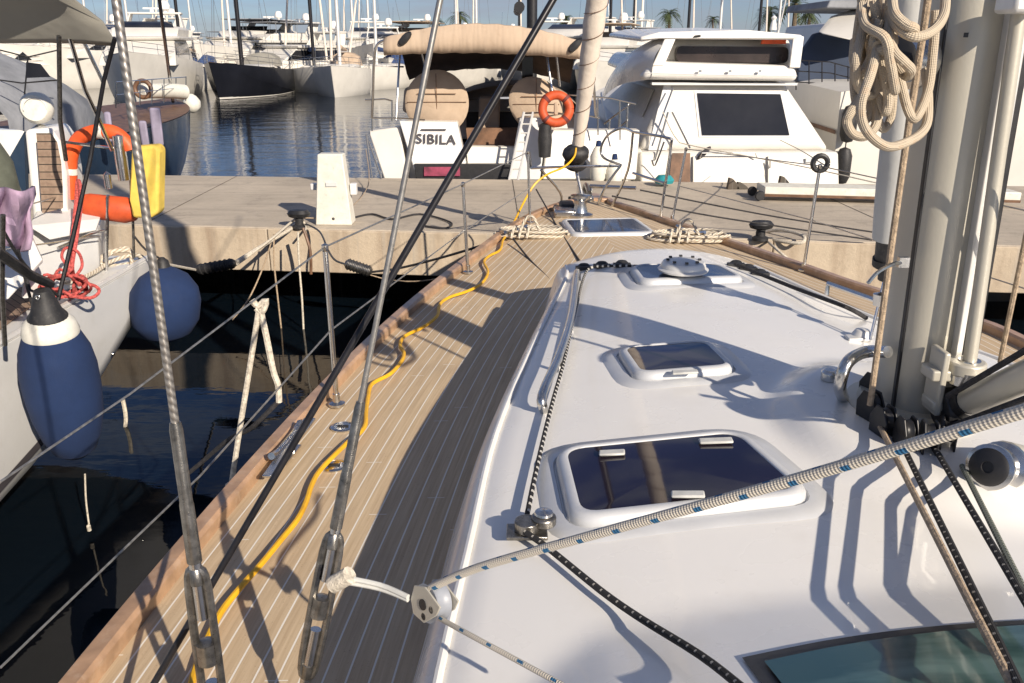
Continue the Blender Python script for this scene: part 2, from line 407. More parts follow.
# deck
n = 24; rows = []; uvr = []
for y in ys:
    a, b = pX(y), sX(y); c = (a + b) / 2
    rw = []; ru = []
    for j in range(n + 1):
        t = j / n
        x = a + (c - a) * t; rw.append(V((x, y, DK + .03 * math.sin(math.pi * t / 2)))); ru.append((x - a, y))
    rows.append(rw); uvr.append(ru)
m1 = MB().grid(rows, uvr); rows = []; uvr = []
for y in ys:
    a, b = pX(y), sX(y); c = (a + b) / 2; rw = []; ru = []
    for j in range(n + 1):
        t = j / n; x = b + (c - b) * t; rw.append(V((x, y, DK + .03 * math.sin(math.pi * t / 2)))); ru.append((b - x + 7.02, y))
    rows.append(rw); uvr.append(ru)
m1.grid(rows, uvr)
obj('deck', m1, 'deck', yacht)
# hull: rounded sections below the deck edge
rings = []
for y in ys + [9.5]:
    yy = min(y, YE); a, b = pX(yy), sX(yy); c = (a + b) / 2; hw = (b - a) / 2
    k = max(0, (y - 3) / (YE - 3)); ring = []
    for s in (-1, 1):
        sec = [(1.0, DK - .004), (1.0 - .02 * k, DK - .3), (.97 - .12 * k, .8), (.90 - .3 * k, .2), (.7 - .4 * k, -.3), (.1, -.6)]
        pts = [V((c + s * (hw + .012) * f, yy + (.05 if y > YE else 0) - k ** 3 * .5 * (DK - z), z)) for f, z in sec]
        ring += pts if s < 0 else pts[::-1]
    rings.append(ring)
obj('hull', MB().loft(rings), 'gel2', yacht)
# toe rail with varnished teak cap
def railstrip(side):
    rings = []
    for y in ys:
        x = pX(y) if side < 0 else sX(y); y2 = y + .05; xb = pX(y2) if side < 0 else sX(y2)
        t = V((xb - x, .05, 0)).normalized(); nrm = V((t.y, -t.x, 0)) * (-side)   # inward
        o = V((x, y, DK))
        rings.append([o + nrm * a + V((0, 0, z)) for a, z in ((-.02, -.02), (-.02, .045), (-.008, .058), (.040, .058), (.052, .045), (.052, -.01))])
    return MB().loft(rings)
obj('toe_rail', railstrip(-1), 'varnish', yacht); obj('toe_rail', railstrip(1), 'varnish', yacht)
obj('bow_cap', MB().slab([V((pX(YE) - .02, YE - .02, DK - .1)), V((sX(YE) + .02, YE - .02, DK - .1)), V((bow.x + .08, bow.y + .1, DK - .1)), V((bow.x - .08, bow.y + .1, DK - .1))], (0, 0, .16)), 'varnish', yacht, bevel=.015)

# coachroof height field
RH = .38
tp = [P(x, y, DK + RH) for x, y in [(464, 683), (490, 545), (512, 433), (545, 345), (578, 272)]]
ts = [P(x, y, DK + RH) for x, y in [(745, 264), (870, 318), (1000, 362)]]
TPX = [(-1.2, -.16), (.6, -.14)] + [(p.y, p.x) for p in tp]
TSX = [(-1.2, 2.32), (1.5, 2.3)] + [(p.y, p.x) for p in reversed(ts)]
YF = 5.16
MB0 = V((1.31, 2.56, 0))
roof_base = lambda x, y: (lambda u: DK + RH + .085 * 4 * u * (1 - u))(min(1, max(0, (x - sinterp(TPX, y)) / (sinterp(TSX, y) - sinterp(TPX, y)))))
cowl_px = [(524, 700), (548, 668), (600, 630), (671, 616), (788, 596), (900, 586), (1024, 578)]
cw = [hit(x, y, roof_base) for x, y in cowl_px]
CW = [(p.x, p.y) for p in cw] + [(1.9, cw[-1].y - .06), (2.2, cw[-1].y - .4)]
CW.sort()
def roofz(x, y):
    z = roof_base(x, y)
    d = math.hypot((x - 1.38) / .43, (y - 2.55) / .52)
    if d < 1.3: z += .055 * (0.5 - 0.5 * math.cos(math.pi * min(1, max(0, (1.25 - d) / .35))))
    if x > CW[0][0] - .04:
        s = interp(CW, x) - y if x > CW[0][0] else -1
        if s > 0: z += .25 * (math.sqrt(s * s + .0003) - .017) if s < 1.2 else .25 * 1.18
    return z
rings = []
nr = 110; nc = 84
rp = [(-.20, 0), (-.18, .10), (-.125, .28), (-.105, .325), (-.085, .345), (-.05, .366)]
def roofrow(y, yo, k, ins):
    a = sinterp(TPX, y) + ins; b = sinterp(TSX, y) - ins; r = []
    for dx, h in rp: r.append(V((a + dx * (1 - ins), y + yo, DK - .003 + h * k)))
    for j in range(nc + 1):
        x = a + (b - a) * j / nc; r.append(V((x, y + yo, DK + (roofz(x, y) - DK) * k)))
    for dx, h in reversed(rp): r.append(V((b - dx * (1 - ins), y + yo, DK - .003 + h * k)))
    return r
for i in range(nr + 1): rings.append(roofrow(-.9 + (YF + .9) * i / nr, 0, 1, 0))
for yo, k, ins in ((.03, .975, .005), (.07, .9, .02), (.13, .6, .05), (.2, .2, .09), (.24, 0, .12)): rings.append(roofrow(YF, yo, k, ins))
roof = obj('coachroof', MB().grid(rings), 'gel', yacht, ang=60)
for q_ in (-1, 1):
    tt_ = [-.9 + (YF + .85) * k / 40 for k in range(41)]
    obj('roof_moulding', MB().tube([V(((sinterp(TPX, y) if q_ < 0 else sinterp(TSX, y)) + q_ * .060, y, DK + .366)) for y in tt_], .011, 8), 'gel', roof)
# non-skid fields would be the same white; windscreen
def on(px, py, off=.006): return hit(px, py, roofz, off)
def sheet(poly_front, back, off, nx=24, ny=10):
    rows = []
    for j in range(ny + 1):
        r = []
        for i in range(nx + 1):
            a = poly_front(i / nx); x, y = a[0] + back[0] * j / ny, a[1] + back[1] * j / ny
            r.append(V((x, y, roofz(x, y) + off)))
        rows.append(r)
    return MB().grid(rows)
wl, wr = on(742, 657), on(1060, 618)
ff = lambda t, d=0: (wl.x + (wr.x - wl.x) * t, wl.y + (wr.y - wl.y) * t + .02 * math.sin(math.pi * t) - d)
ws = obj('windscreen_frame', sheet(lambda t: ff(t), (.06, -.85), .005), 'black', yacht)
obj('windscreen_glass', sheet(lambda t: (ff(.02 + .97 * t)[0] + .02, ff(t)[1] - .032), (.05, -.75), .011), 'teal_glass', ws)

# hatches
def offset(q, d):
    out = []; n = len(q)
    for i in range(n):
        p0, p1, p2 = q[i - 1], q[i], q[(i + 1) % n]
        e1 = (p1 - p0).normalized(); e2 = (p2 - p1).normalized()
        n1 = V((e1.y, -e1.x)); n2 = V((e2.y, -e2.x)); b = (n1 + n2); b = b / max(.3, b.dot(n1)) if b.length > 0 else n1
        out.append(p1 + b * d)
    return out
def rounded(q, r, k=6):
    out = []; n = len(q)
    for i in range(n):
        p0, p1, p2 = q[i - 1], q[i], q[(i + 1) % n]
        a = p1 + (p0 - p1).normalized() * r; b = p1 + (p2 - p1).normalized() * r
        for j in range(k + 1):
            t = j / k; out.append(a * (1 - t) ** 2 + p1 * 2 * t * (1 - t) + b * t * t)
    return out
def hatch(name, px, zf, r, glassmat='glass', handles=(), fr=.05, plinth=True):
    q = [hit(x, y, zf, .038) for x, y in px]; q2 = [V((p.x, p.y)) for p in q]
    area = sum(q2[i - 1].x * q2[i].y - q2[i].x * q2[i - 1].y for i in range(4))
    if area < 0: q2 = q2[::-1]
    c = (q2[0] + q2[1] + q2[2] + q2[3]) / 4
    zc = max(zf(p.x, p.y) for p in q2 + [c])
    prof = ([(fr + .085, -.02, 0), (fr + .06, .008, 1), (fr + .01, .010, 1)] if plinth else []) + [(fr + .002, -.01, 0), (fr, .022, 1), (fr - .010, .036, 1), (.006, .040, 1), (0, .036, 1), (-.002, .02, 1)]
    rings = []
    for d, h, f in prof:
        pts = rounded(offset(q2, d), r + d)
        rings.append([V((p.x, p.y, (zf(p.x, p.y)) + h)) for p in pts])
    fo = obj(name, MB().loft(rings, caps=False), 'frame', yacht, ang=50)
    gp = rounded(offset(q2, -.001), r); cc = V((c.x, c.y, zf(c.x, c.y) + .040))
    ring = [V((p.x, p.y, zf(p.x, p.y) + .035)) for p in gp]; nn = len(ring)
    g = MB().add([cc] + ring, [(0, i + 1, (i + 1) % nn + 1) for i in range(nn)])
    obj('hatch_glass', g, glassmat, fo, ang=80)
    for (hx, hy, lx, ly) in handles:
        a = hit(hx - lx / 2, hy, zf, .048); b = hit(hx + lx / 2, hy + ly, zf, .048)
        d = (b - a); L = d.length; R = d.to_track_quat('X', 'Z').to_matrix()
        hm = MB().box(mid(a, b) - V((0, 0, .004)), (L * 1.3, .034, .009), R)
        obj('hatch_handle', hm, 'yellowed', fo, bevel=.005)
    return fo
hatch('deck_hatch', [(566, 449), (736, 432), (799, 488), (582, 512)], roofz, .06, handles=((612, 452, 20, -1), (716, 440, 26, -1), (688, 493, 26, 0)), fr=.036)
hatch('deck_hatch', [(625, 347), (705, 341), (728, 364), (642, 371)], roofz, .05, fr=.032, handles=((685, 371.5, 20, -1),))
hatch('deck_hatch', [(635, 265.5), (716, 263.5), (739, 276), (645, 279)], roofz, .06, 'bglass', fr=.034, handles=())
dkz = lambda x, y: DK + .02
hatch('foredeck_hatch', [(566, 219.5), (632, 218), (650, 231), (576, 232.5)], dkz, .06, 'bglass', fr=.05, plinth=False)
# round ventilator on the front hatch
vc = on(683, 270.5, .05); vm = MB().lathe(vc, [(0, 0), (.13, 0), (.135, .01), (.12, .02), (.118, .035), (.108, .05), (.05, .062), (0, .064)], 32)
vo = obj('deck_ventilator', vm, 'alulite', yacht)
for k in range(8): obj('vent_hole', MB().box(vc + V((.085 * math.cos(k * .785), .085 * math.sin(k * .785), .061)), (.016, .016, .008)), 'black', vo)
# grab rail on the port shoulder
g0 = [on(578, 282, .0), on(571, 330, 0), on(559, 372, 0), on(545, 412, 0)]
gm = MB().tube([g0[0], g0[0] + V((-.01, -.02, .06)), g0[1] + V((0, 0, .075)), g0[2] + V((0, 0, .075)), g0[3] + V((-.01, .02, .06)), g0[3]], .018, 10, 5)
for p in g0[1:3]: gm.tube([p, p + V((0, 0, .075))], .01, 8)
obj('grab_rail', gm, 'steel', yacht)
g0 = [on(850, 330, 0), on(790, 300, 0), on(757, 284, 0)]
# slender hand rail to starboard
gm = MB().tube([g0[0] + V((.28, .1, 0)), g0[0] + V((.28, .1, .06)), g0[1] + V((.22, .1, .06)), g0[1] + V((.22, .1, 0))], .012, 8)
obj('grab_rail', gm, 'steel', yacht)

# deck fittings
def capfit(px, py):
    c = P(px, py, DK + .006)
    o = obj('filler_cap', MB().lathe(c, [(0, 0), (.055, 0), (.056, .008), (.045, .012), (.042, .008), (0, .009)], 24), 'steel', yacht)
    obj('cap_slot', MB().box(c + V((0, 0, .011)), (.05, .012, .006)), 'black', o)
capfit(343, 428); capfit(334, 467)
def cleat(px, py, z, rz=0, s=1.0):
    c = P(px, py, z); m = MB(); R = Matrix.Rotation(rz, 3, 'Z')
    m.tube([c + R @ V((-.15 * s, 0, .07 * s)), c + R @ V((-.08 * s, 0, .055 * s)), c + R @ V((.08 * s, 0, .055 * s)), c + R @ V((.15 * s, 0, .07 * s))], .014 * s, 8, 4)
    for k in (-.045, .045): m.tube([c + R @ V((k * s, 0, 0)), c + R @ V((k * s, 0, .055 * s))], .014 * s, 8)
    m.box(c + V((0, 0, .004)), (.16 * s, .05 * s, .008), R)
    return obj('mooring_cleat', m, 'steel', yacht)
cleat(288, 455, DK + .01, 1.45, 1.1); cleat(516, 238, DK, 1.0, 1.2); cleat(690, 238, DK, -1.0, 1.2)
fl = MB().slab([P(262, 478, DK + .06), P(272, 478, DK + .06), P(316, 420, DK + .06), P(304, 420, DK + .06)], (0, 0, .012))
obj('rail_plate', fl, 'steel', yacht, bevel=.004)
# windlass
c = P(580, 217, DK + .02); wm = MB().lathe(c, [(0, 0), (.13, 0), (.13, .03), (.08, .05), (.06, .12), (.065, .17), (.1, .2), (.1, .22), (0, .23)], 24)
obj('windlass', wm, 'steel', yacht)
wm = MB().box(c + V((-.16, .05, .04)), (.2, .25, .08)); obj('windlass_motor', wm, 'steel', yacht, bevel=.02)
# stanchions + lifelines
def stanchion(pb, pt_px, y=None, name='stanchion', mat='steel', r=.0125, h=.62):
    m = MB(); base = V((pb.x, pb.y, DK + .01)); top = V(pt_px)
    m.tube([base, top], r, 10); m.lathe(base, [(0, 0), (.04, 0), (.04, .012), (.018, .02), (.017, .06), (0, .06)], 16); m.lathe(top, [(r, -.02), (.016, -.015), (.016, .01), (0, .018)], 12)
    return obj(name, m, mat, yacht)
b1 = P(337, 407, DK); t1 = D(325, 247, b1.y - .02)
b2 = P(468, 274, DK); t2 = D(463, 184, b2.y)
b3 = P(530, 224, DK); t3 = D(528, 152, b3.y)
b0 = V((-1.2, 1.4, DK)); t0_ = V((-1.28, 1.4, t1.z))
s1 = P(803, 272, DK); u1 = D(820, 166, s1.y)
s2 = P(672, 222, DK); u2 = D(686, 149, s2.y)
s0 = V((3.1, 3.2, DK)); u0 = V((3.15, 3.2, u1.z))
for a, b in ((b1, t1), (b2, t2), (b3, t3), (s1, u1), (s2, u2), (s0, u0), (b0, t0_)): stanchion(a, b)
def low(a, b, k=.5): return mid(V((a.x, a.y, DK)), b, k)
aft_up, aft_lo = D(-30, 500, 2.1), D(-30, 690, 2.1)
obj('lifeline', MB().tube([D(0, 482, 2.35), D(130, 394, 2.95), t1, t2, t3], .0045, 6), 'wire', yacht)
obj('lifeline', MB().tube([D(0, 668, 2.2), D(200, 476, 3.0), low(b1, t1) + V((0, 0, .0)), low(b2, t2), low(b3, t3)], .0045, 6), 'wire', yacht)
obj('lifeline', MB().tube([u2, u1, u0], .0045, 6), 'wire', yacht)
obj('lifeline', MB().tube([low(s2, u2), low(s1, u1), low(s0, u0)], .0045, 6), 'wire', yacht)
fm = MB()
fr_ = [u1 + V((.055 * math.cos(a), .0, .055 * math.sin(a) + .02)) for a in [k * math.pi / 8 for k in range(17)]]
fm.tube(fr_, .02, 8); obj('fairlead_ring', fm, 'black', yacht)
# pulpit
pm_ = MB(); R_ = .0135
def T(m, pts, r=R_, seg=8, sm=4): m.tube([D(*p) for p in pts], r, seg, sm)
T(pm_, [(529, 152, 8.7), (531, 168, 8.75)], sm=0)
T(pm_, [(531, 168, 8.7), (575, 166.5, 9.1), (620, 166, 9.3)])
T(pm_, [(541, 170, 8.8), (560, 192, 9.05), (561, 205, 9.1)])
T(pm_, [(633, 132, 8.75), (668, 138, 8.3), (671, 145, 8.28), (666, 180, 8.3), (660, 221, 8.35)])
T(pm_, [(621, 165, 9.1), (604, 158, 9.35), (601, 148, 9.38), (608, 135, 9.3), (622, 128, 9.1), (633, 132, 8.75)])
T(pm_, [(633, 173, 8.75), (664, 183, 8.3)], sm=0)
T(pm_, [(633, 132, 8.75), (628, 170, 8.9), (612, 206, 9.1)])
T(pm_, [(664, 142, 8.4), (655, 165, 8.5), (652, 160, 8.5)], r=.009)
T(pm_, [(621, 165, 9.1), (606, 186, 9.15), (598, 204, 9.2)])
T(pm_, [(590, 186, 9.4), (636, 188, 9.2)], r=.02, sm=0)
obj('pulpit', pm_, 'steel', yacht)
am = MB(); c = P(586, 203, DK); am.box(c + V((0, .18, .04)), (.16, .5, .06)); am.box(c + V((-.07, .25, .09)), (.015, .3, .1)); am.box(c + V((.07, .25, .09)), (.015, .3, .1))
obj('bow_roller', am, 'steel', yacht, bevel=.006)
am = MB(); c = P(588, 200, DK)
am.tube([c + V((0, -.15, .10)), c + V((0, .35, .12)), c + V((0, .55, -.02))], .028, 8, 4)
obj('anchor_shank', am, 'bronze', yacht)
obj('anchor_fluke', MB().slab([c + V((-.2, .42, -.06)), c + V((0, .30, .0)), c + V((.2, .42, -.06)), c + V((.12, .66, -.18)), c + V((0, .74, -.2)), c + V((-.12, .66, -.18))], (0, 0, .03)), 'bronze', yacht, bevel=.006)
obj('chain_cover', MB().box(P(567, 208, DK + .06), (.16, .3, .12)), 'rubber', yacht, bevel=.03)
# forestay with furled genoa
fa, ft = D(577, 152, 9.35), V((.81, 8.7, 3.62)); fd = (ft - fa).normalized()
jt = fa + fd * 9
gm = MB(); L = 9; rg = []
pts = [fa + fd * (L * i / 90) for i in range(91)]; rs = [.06 + .045 * min(1, i / 14) for i in range(91)]
rs = [r + .004 * math.sin(i * 1.9) for i, r in enumerate(rs)]
gm.tube(pts, rs, 16); jib = obj('furled_genoa', gm, 'sail', yacht)
lm = MB(); rot = []
for i in range(0, 520):
    s = i / 520 * 5.2; a = s * 2 * math.pi / .26; u = fd.orthogonal().normalized(); w_ = fd.cross(u)
    rr = .062 + .046 * min(1, s / 1.4) + .002
    rot.append(fa + fd * (s + .1) + (u * math.cos(a) + w_ * math.sin(a)) * rr)
lm.tube(rot, .004, 4); obj('leech_line', lm, 'brown', jib)
dm = MB().lathe(fa - fd * .02, [(0, -.16), (.11, -.16), (.125, -.14), (.125, -.12), (.06, -.1), (.06, .0), (.125, .02), (.125, .05), (.05, .09), (0, .1)], 24, fd)
obj('furler_drum', dm, 'black', jib)
obj('furling_line', MB().lathe(fa - fd * .02, [(.061, -.1), (.1, -.09), (.105, -.02), (.061, .0)], 20, fd), 'ropeb', jib)
obj('stay_tang', MB().tube([fa - fd * .17, P(584, 206, DK)], .018, 8), 'steel', jib)
bb = MB(); rr = random.Random(2); c = D(576, 154, 9.32); rings = []
for i in range(13):
    a = -math.pi / 2 + math.pi * i / 12; rings.append([c + V((.15 * math.cos(a) * math.cos(b) * (1 + rr.uniform(-.12, .12)), .15 * math.cos(a) * math.sin(b), .105 * math.sin(a) * (1 + rr.uniform(-.15, .15)))) for b in [k * math.pi / 9 for k in range(18)]])
bb.loft(rings); dg = obj('drum_guard', bb, 'rubber', jib, ang=180); ds = dg.modifiers.new('Subsurf', 'SUBSURF'); ds.levels = 1; ds.render_levels = 2

# inner stay with furled staysail
sa, sb = D(889, 237, 3.5), D(920, -80, 3.22); sd = (sb - sa).normalized()
gm = MB(); gm.tube([sa + sd * (5 * i / 40) for i in range(41)], [.066 + .003 * math.sin(i) for i in range(41)], 18)
ss = obj('furled_staysail', gm, 'sailgrey', yacht)
tk = on(870, 340, .02)
m = MB().lathe(sa, [(.066, .01), (.05, -.02), (.05, -.1), (.058, -.1), (.058, -.13), (.03, -.15), (.03, -.2), (0, -.2)], 18, sd); obj('furler_drum', m, 'rubber', ss)
obj('tack_link', MB().tube([sa - sd * .19, tk], .006, 6).tube([sa - sd * .19 + V((.02, 0, 0)), tk + V((.03, 0, 0))], .005, 6).lathe(mid(sa - sd * .19, tk, .35), [(0, -.03), (.025, -.03), (.03, .02), (0, .03)], 12), 'steel', ss)
# mast
ma, mb_ = D(905, 432, 2.60), D(967, 0, 2.56); md = (mb_ - ma).normalized()
mtop = ma + md * 8.5
def mring(c, a=.106, b=.145):
    return [c + V((a * math.copysign(abs(math.cos(t)) ** .85, math.cos(t)), b * math.copysign(abs(math.sin(t)) ** .85, math.sin(t)), 0)) for t in [k * math.pi / 20 for k in range(40)]]
ma0 = ma - md * .12
mast = obj('mast', MB().loft([mring(ma0), mring(mtop)]), 'alu', yacht, ang=70)
def along(off, m, r, mat, name, parent=mast, z0=0, z1=8):
    a = ma + V(off) + md * z0; return obj(name, MB().tube([a, a + md * z1], r, 8), mat, parent)
def plate(off, sx, sy, z0, z1, mat, name, bev=.003):
    a = ma + V(off) + md * z0; b = ma + V(off) + md * z1
    mm = MB().hexa([a + V((-sx, -sy, 0)), a + V((sx, -sy, 0)), a + V((sx, sy, 0)), a + V((-sx, sy, 0))], [b + V((-sx, -sy, 0)), b + V((sx, -sy, 0)), b + V((sx, sy, 0)), b + V((-sx, sy, 0))])
    return obj(name, mm, mat, mast, bevel=bev)
plate((-.088, -.080, 0), .008, .012, 0, 8, 'black', 'sail_groove')
plate((.045, -.150, 0), .010, .020, .15, 8, 'alulite', 'mast_track')
plate((.085, -.135, 0), .012, .020, .15, 8, 'alulite', 'mast_track')
plate((.066, -.150, 0), .006, .012, .15, 8, 'black', 'track_slot')
plate((.116, -.12, 0), .010, .012, .15, 8, 'black', 'track_slot')
# mast collar, blocks round the foot
zc_ = roofz(1.31, 2.6)
cm = MB().lathe(V((ma.x, ma.y, zc_ - .01)), [(0, 0), (.24, 0), (.24, .015), (.2, .02), (.19, .05), (.0, .05)], 32, sx=.8, sy=1)
obj('mast_collar', cm, 'alu', yacht)
def turn_block(p, rz, s=1):
    R = Matrix.Rotation(rz, 3, 'Z'); m = MB()
    for k in (-.022, .022):
        m.slab([p + R @ V((k * s, a * s, b * s)) for a, b in ((-.045, 0), (.045, 0), (.05, .06), (.02, .11), (-.02, .11), (-.05, .06))], R @ V((.006, 0, 0)))
    m.lathe(p + R @ V((-.018 * s, 0, .06 * s)), [(0, 0), (.042 * s, 0), (.034 * s, .009), (.034 * s, .022 * s), (.042 * s, .034 * s), (0, .034 * s)], 18, R @ V((1, 0, 0)))
    return obj('turning_block', m, 'black', yacht, bevel=.002)
for px, py, rz in ((868, 418, .3), (881, 434, .2), (903, 446, 0), (925, 450, -.2), (945, 446, -.4), (871, 398, .5)):
    turn_block(on(px, py, 0), rz, .85)
# bent stainless tube loop left of the mast foot
l = [on(843, 398, 0), on(840, 385, .12), on(848, 362, .2), on(866, 352, .2), D(888, 352, 2.5)]
obj('mast_guard_rail', MB().tube(l, .02, 10, 6), 'steel', yacht)
obj('turning_post', MB().lathe(on(829, 380, 0), [(0, 0), (.03, 0), (.03, .03), (.022, .04), (0, .04)], 14), 'steel', yacht, bevel=.003)
obj('padeye', MB().box(on(858, 338, .008), (.1, .06, .016)).lathe(on(862, 336, .012), [(0, 0), (.05, 0), (.03, .03), (0, .035)], 16), 'alulite', yacht, bevel=.004)
# external furling extrusion behind the mast and its foot drum
ra, rb = D(969, 366, 2.36), D(1022, -10, 2.36); rd = (rb - ra).normalized()
ro = obj('furling_extrusion', MB().tube([ra, ra + rd * 6], .019, 14), 'alu', mast)
obj('furling_motor', MB().lathe(ra - rd * .03, [(0, -.05), (.035, -.05), (.04, -.03), (.06, -.02), (.06, .02), (.035, .03), (.031, .05), (0, .05)], 20, rd), 'steel', ro)
mm = MB(); c = D(943, 385, 2.4)
for (x, y, a, b) in ((936, 372, .02, .2), (955, 385, .03, .13)):
    mm.box(D(x, y + 8, 2.38), (a, .09, b))
mm.box(D(948, 372, 2.38), (.13, .08, .035)); mm.box(D(945, 402, 2.38), (.11, .08, .03)); mm.lathe(D(966, 367, 2.36), [(0, -.02), (.055, -.02), (.055, .02), (0, .02)], 18)
obj('gooseneck_bracket', mm, 'alu', mast, bevel=.006)
# rigid vang: grey strut from the mast foot going aft and to starboard
va, vb = D(955, 408, 2.36), D(1080, 352, 1.9)
vo = obj('boom_vang', MB().tube([mid(va, vb, .12), vb], .042, 16), 'alu', mast)
obj('vang_joint', MB().lathe(va + V((0, 0, 0)), [(0, -.05), (.055, -.05), (.065, -.03), (.065, .03), (.055, .05), (0, .05)], 20, (1, .1, .1)).tube([va, mid(va, vb, .16)], .047, 14), 'black', vo)
obj('vang_line', MB().tube([D(948, 396, 2.3), D(1080, 318, 1.9)], .009, 8), 'ropeb', vo)
obj('vang_line', MB().tube([D(955, 425, 2.28), D(1080, 378, 1.9)], .009, 8), 'ropeb', vo)
# mast winches
def winch(c, ax, r=.075, nm='winch', par=None):
    ax = V(ax).normalized()
    o = obj(nm, MB().lathe(c, [(0, 0), (r * 1.25, 0), (r * 1.25, r * .3), (r * .95, r * .45), (r * .85, r * 1.1), (r * .95, r * 1.35), (r * 1.15, r * 1.45), (r * 1.15, r * 1.6), (r * .9, r * 1.7), (0, r * 1.7)], 28, ax), 'steel', par or yacht)
    obj('winch_top', MB().lathe(c + ax * r * 1.71, [(0, 0), (r * .95, 0), (r * .8, r * .12), (r * .3, r * .15), (r * .28, r * .05), (0, r * .05)], 28, ax), 'black', o)
    return o
winch(D(1003, 466, 2.12), (-.75, -.55, .25), .055, 'winch')
winch(D(915, 62, 2.5), (-.8, -.6, .1), .06, 'winch', mast)
obj('winch_base', MB().tube([D(1003, 462, 2.12), D(1040, 470, 2.3)], .06, 16), 'alu', yacht)
# small fittings on the mast face
obj('mast_eye', MB().tube([D(900, 263, 2.43), D(893, 264, 2.38), D(878, 272, 2.35), D(868, 283, 2.33)], .006, 6, 4).box(D(903, 262, 2.45), (.03, .02, .03)), 'steel', mast)
obj('name_plate', MB().box(D(966, 35, 2.415), (.01, .006, .012)), 'black', mast)
obj('mast_clamp', MB().box(D(1024, 4, 2.3), (.10, .1, .045)), 'alulite', mast, bevel=.01)

# shrouds
def shroud(base, top, r, L, fit0, fit1, turn=True, name='shroud', mat='wiretwist', w=1.0):
    d = (top - base).normalized()
    so = obj(name, MB().tube([base + d * fit1, base + d * L], r, 12), mat, yacht)
    obj('swage_terminal', MB().tube([base + d * (fit0 + (fit1 - fit0) * k) for k in (0, .04, .05, .45, .47, .95, 1)], [x * w for x in (.008, .0085, .0125, .0115, .0105, .0105, .0085)], 14), 'bronze', so)
    if turn:
        # open bronze body: two side bars joining threaded ends
        side = d.cross(V((0, 1, 0))).normalized(); body = MB(); a, b = .19, fit0
        for s in (-1, 1):
            body.tube([base + d * a + side * s * .006, base + d * (a + .05) + side * s * .0165 * w, base + d * (b - .05) + side * s * .0165 * w, base + d * b + side * s * .007], .0075 * w, 8, 4)
        body.lathe(base + d * (a + b) / 2, [(.005, -.03), (.018 * w, -.025), (.018 * w, .025), (.005, .03)], 14, d)
        body.lathe(base + d * (b - .02), [(.004, -.02), (.016, -.015), (.015, .02), (.006, .03)], 12, d)
        body.lathe(base + d * (a + .02), [(.006, -.03), (.015, -.02), (.016, .015), (.004, .02)], 12, d)
        obj('turnbuckle', body, 'bronze', so)
        obj('turnbuckle_thread', MB().tube([base, base + d * (a + .13)], .0115 * w, 10), 'steel', so); obj('turnbuckle_thread', MB().tube([base + d * (b - .12), base + d * (b + .02)], .0105 * w, 10), 'steel', so)
    obj('chainplate', MB().box(base - V((0, 0, .0)), (.1, .05, .012)).tube([base, base + V((0, 0, .03))], .014, 8), 'steel', so, bevel=.003)
    return so
shroud(P(228, 800, DK + .01), D(116, 0, 1.60), .0082, 9, .60, .93, True, w=1.25)
shroud(P(293, 745, DK + .01), D(440, 0, 1.93), .0068, 8, .57, .90, True, mat='wirefine', w=1.2)
b_ = P(118, 745, DK + .06); t_ = D(553, 0, 2.15); d_ = (t_ - b_).normalized()
obj('shroud', MB().tube([b_, b_ + d_ * 5.5], .0085, 10), 'blackrod', yacht)

# ------------------------------------------------------------------ lines on deck (things)
def rope(name, label, cat, pts, r, mat, seg=8, sm=5, group=None):
    return tag(obj(name, MB().tube(pts, r, seg, sm), mat), label, cat, group)
cp = [D(576, 148, 9.2), D(574, 157, 9.15), D(564, 167, 9.0), D(548, 174, 8.8), D(535, 184, 8.7), D(525, 200, 8.6), D(514, 222, 8.2)]
for x, y in ((509, 232), (503, 240), (500, 250), (489, 256), (484, 262), (488, 272), (482, 283), (468, 291), (450, 297), (440, 304), (437, 316), (423, 327), (405, 336), (400, 345), (404, 353), (401, 362), (390, 374), (372, 384), (368, 398), (366, 412), (364, 428), (346, 444), (322, 468), (312, 484), (306, 502), (297, 520), (280, 541), (262, 563), (240, 588), (221, 612), (207, 640), (196, 668), (188, 700), (180, 740)):
    cp.append(P(x, y, DK + .035))
rope('shore_power_cable', 'yellow cable snaking along the port side of the teak deck from the bow', 'cable', cp, .0105, 'cable', 8, 4)
# line running along the port roof edge, through a block, then aft
rl = [on(640, 266, .03), on(610, 266, .035), on(590, 268, .035)] + [on(x, y, .028) for x, y in ((583, 280), (578, 300), (571, 330), (563, 365), (553, 400), (543, 440), (534, 480), (528, 510), (524, 528))]
rope('furling_rope', 'black and white flecked rope lying along the port edge of the coachroof', 'rope', rl, .0078, 'bw', 8, 4)
ra_ = [on(525, 532, .04), on(548, 548, .03), on(600, 590, .03), on(640, 618, .035), on(700, 655, .04), on(745, 690, .05), on(780, 720, .08)]
rope('control_line', 'black rope with light flecks leading aft over the coachroof from the roof block', 'rope', ra_, .0085, 'bw2', 8, 4)
rt = [on(735, 264, .03), on(760, 274, .03), on(800, 290, .04), on(846, 307, .06), D(866, 318, 3.9)]
rope('control_line', 'plain black rope along the forward starboard edge of the coachroof', 'rope', rt, .011, 'ropeb', 8, 4)
bl = MB(); c = on(527, 532, .02)
bl.box(c, (.11, .07, .012)); bl.lathe(c + V((0, 0, .006)), [(0, 0), (.034, 0), (.034, .03), (0, .03)], 18); bl.lathe(c + V((.045, .01, .02)), [(0, 0), (.034, 0), (.034, .022), (.02, .03), (0, .03)], 18)
bt = thing('roof_block', 'flat steel turning block bolted on the port corner of the coachroof beside the large hatch', 'block', c)
obj('block_body', bl, 'bronze', bt, bevel=.003)
obj('sheave', MB().lathe(c + V((.045, .01, .05)), [(0, 0), (.026, 0), (.024, .006), (.008, .008), (0, .012)], 18), 'steel', bt)
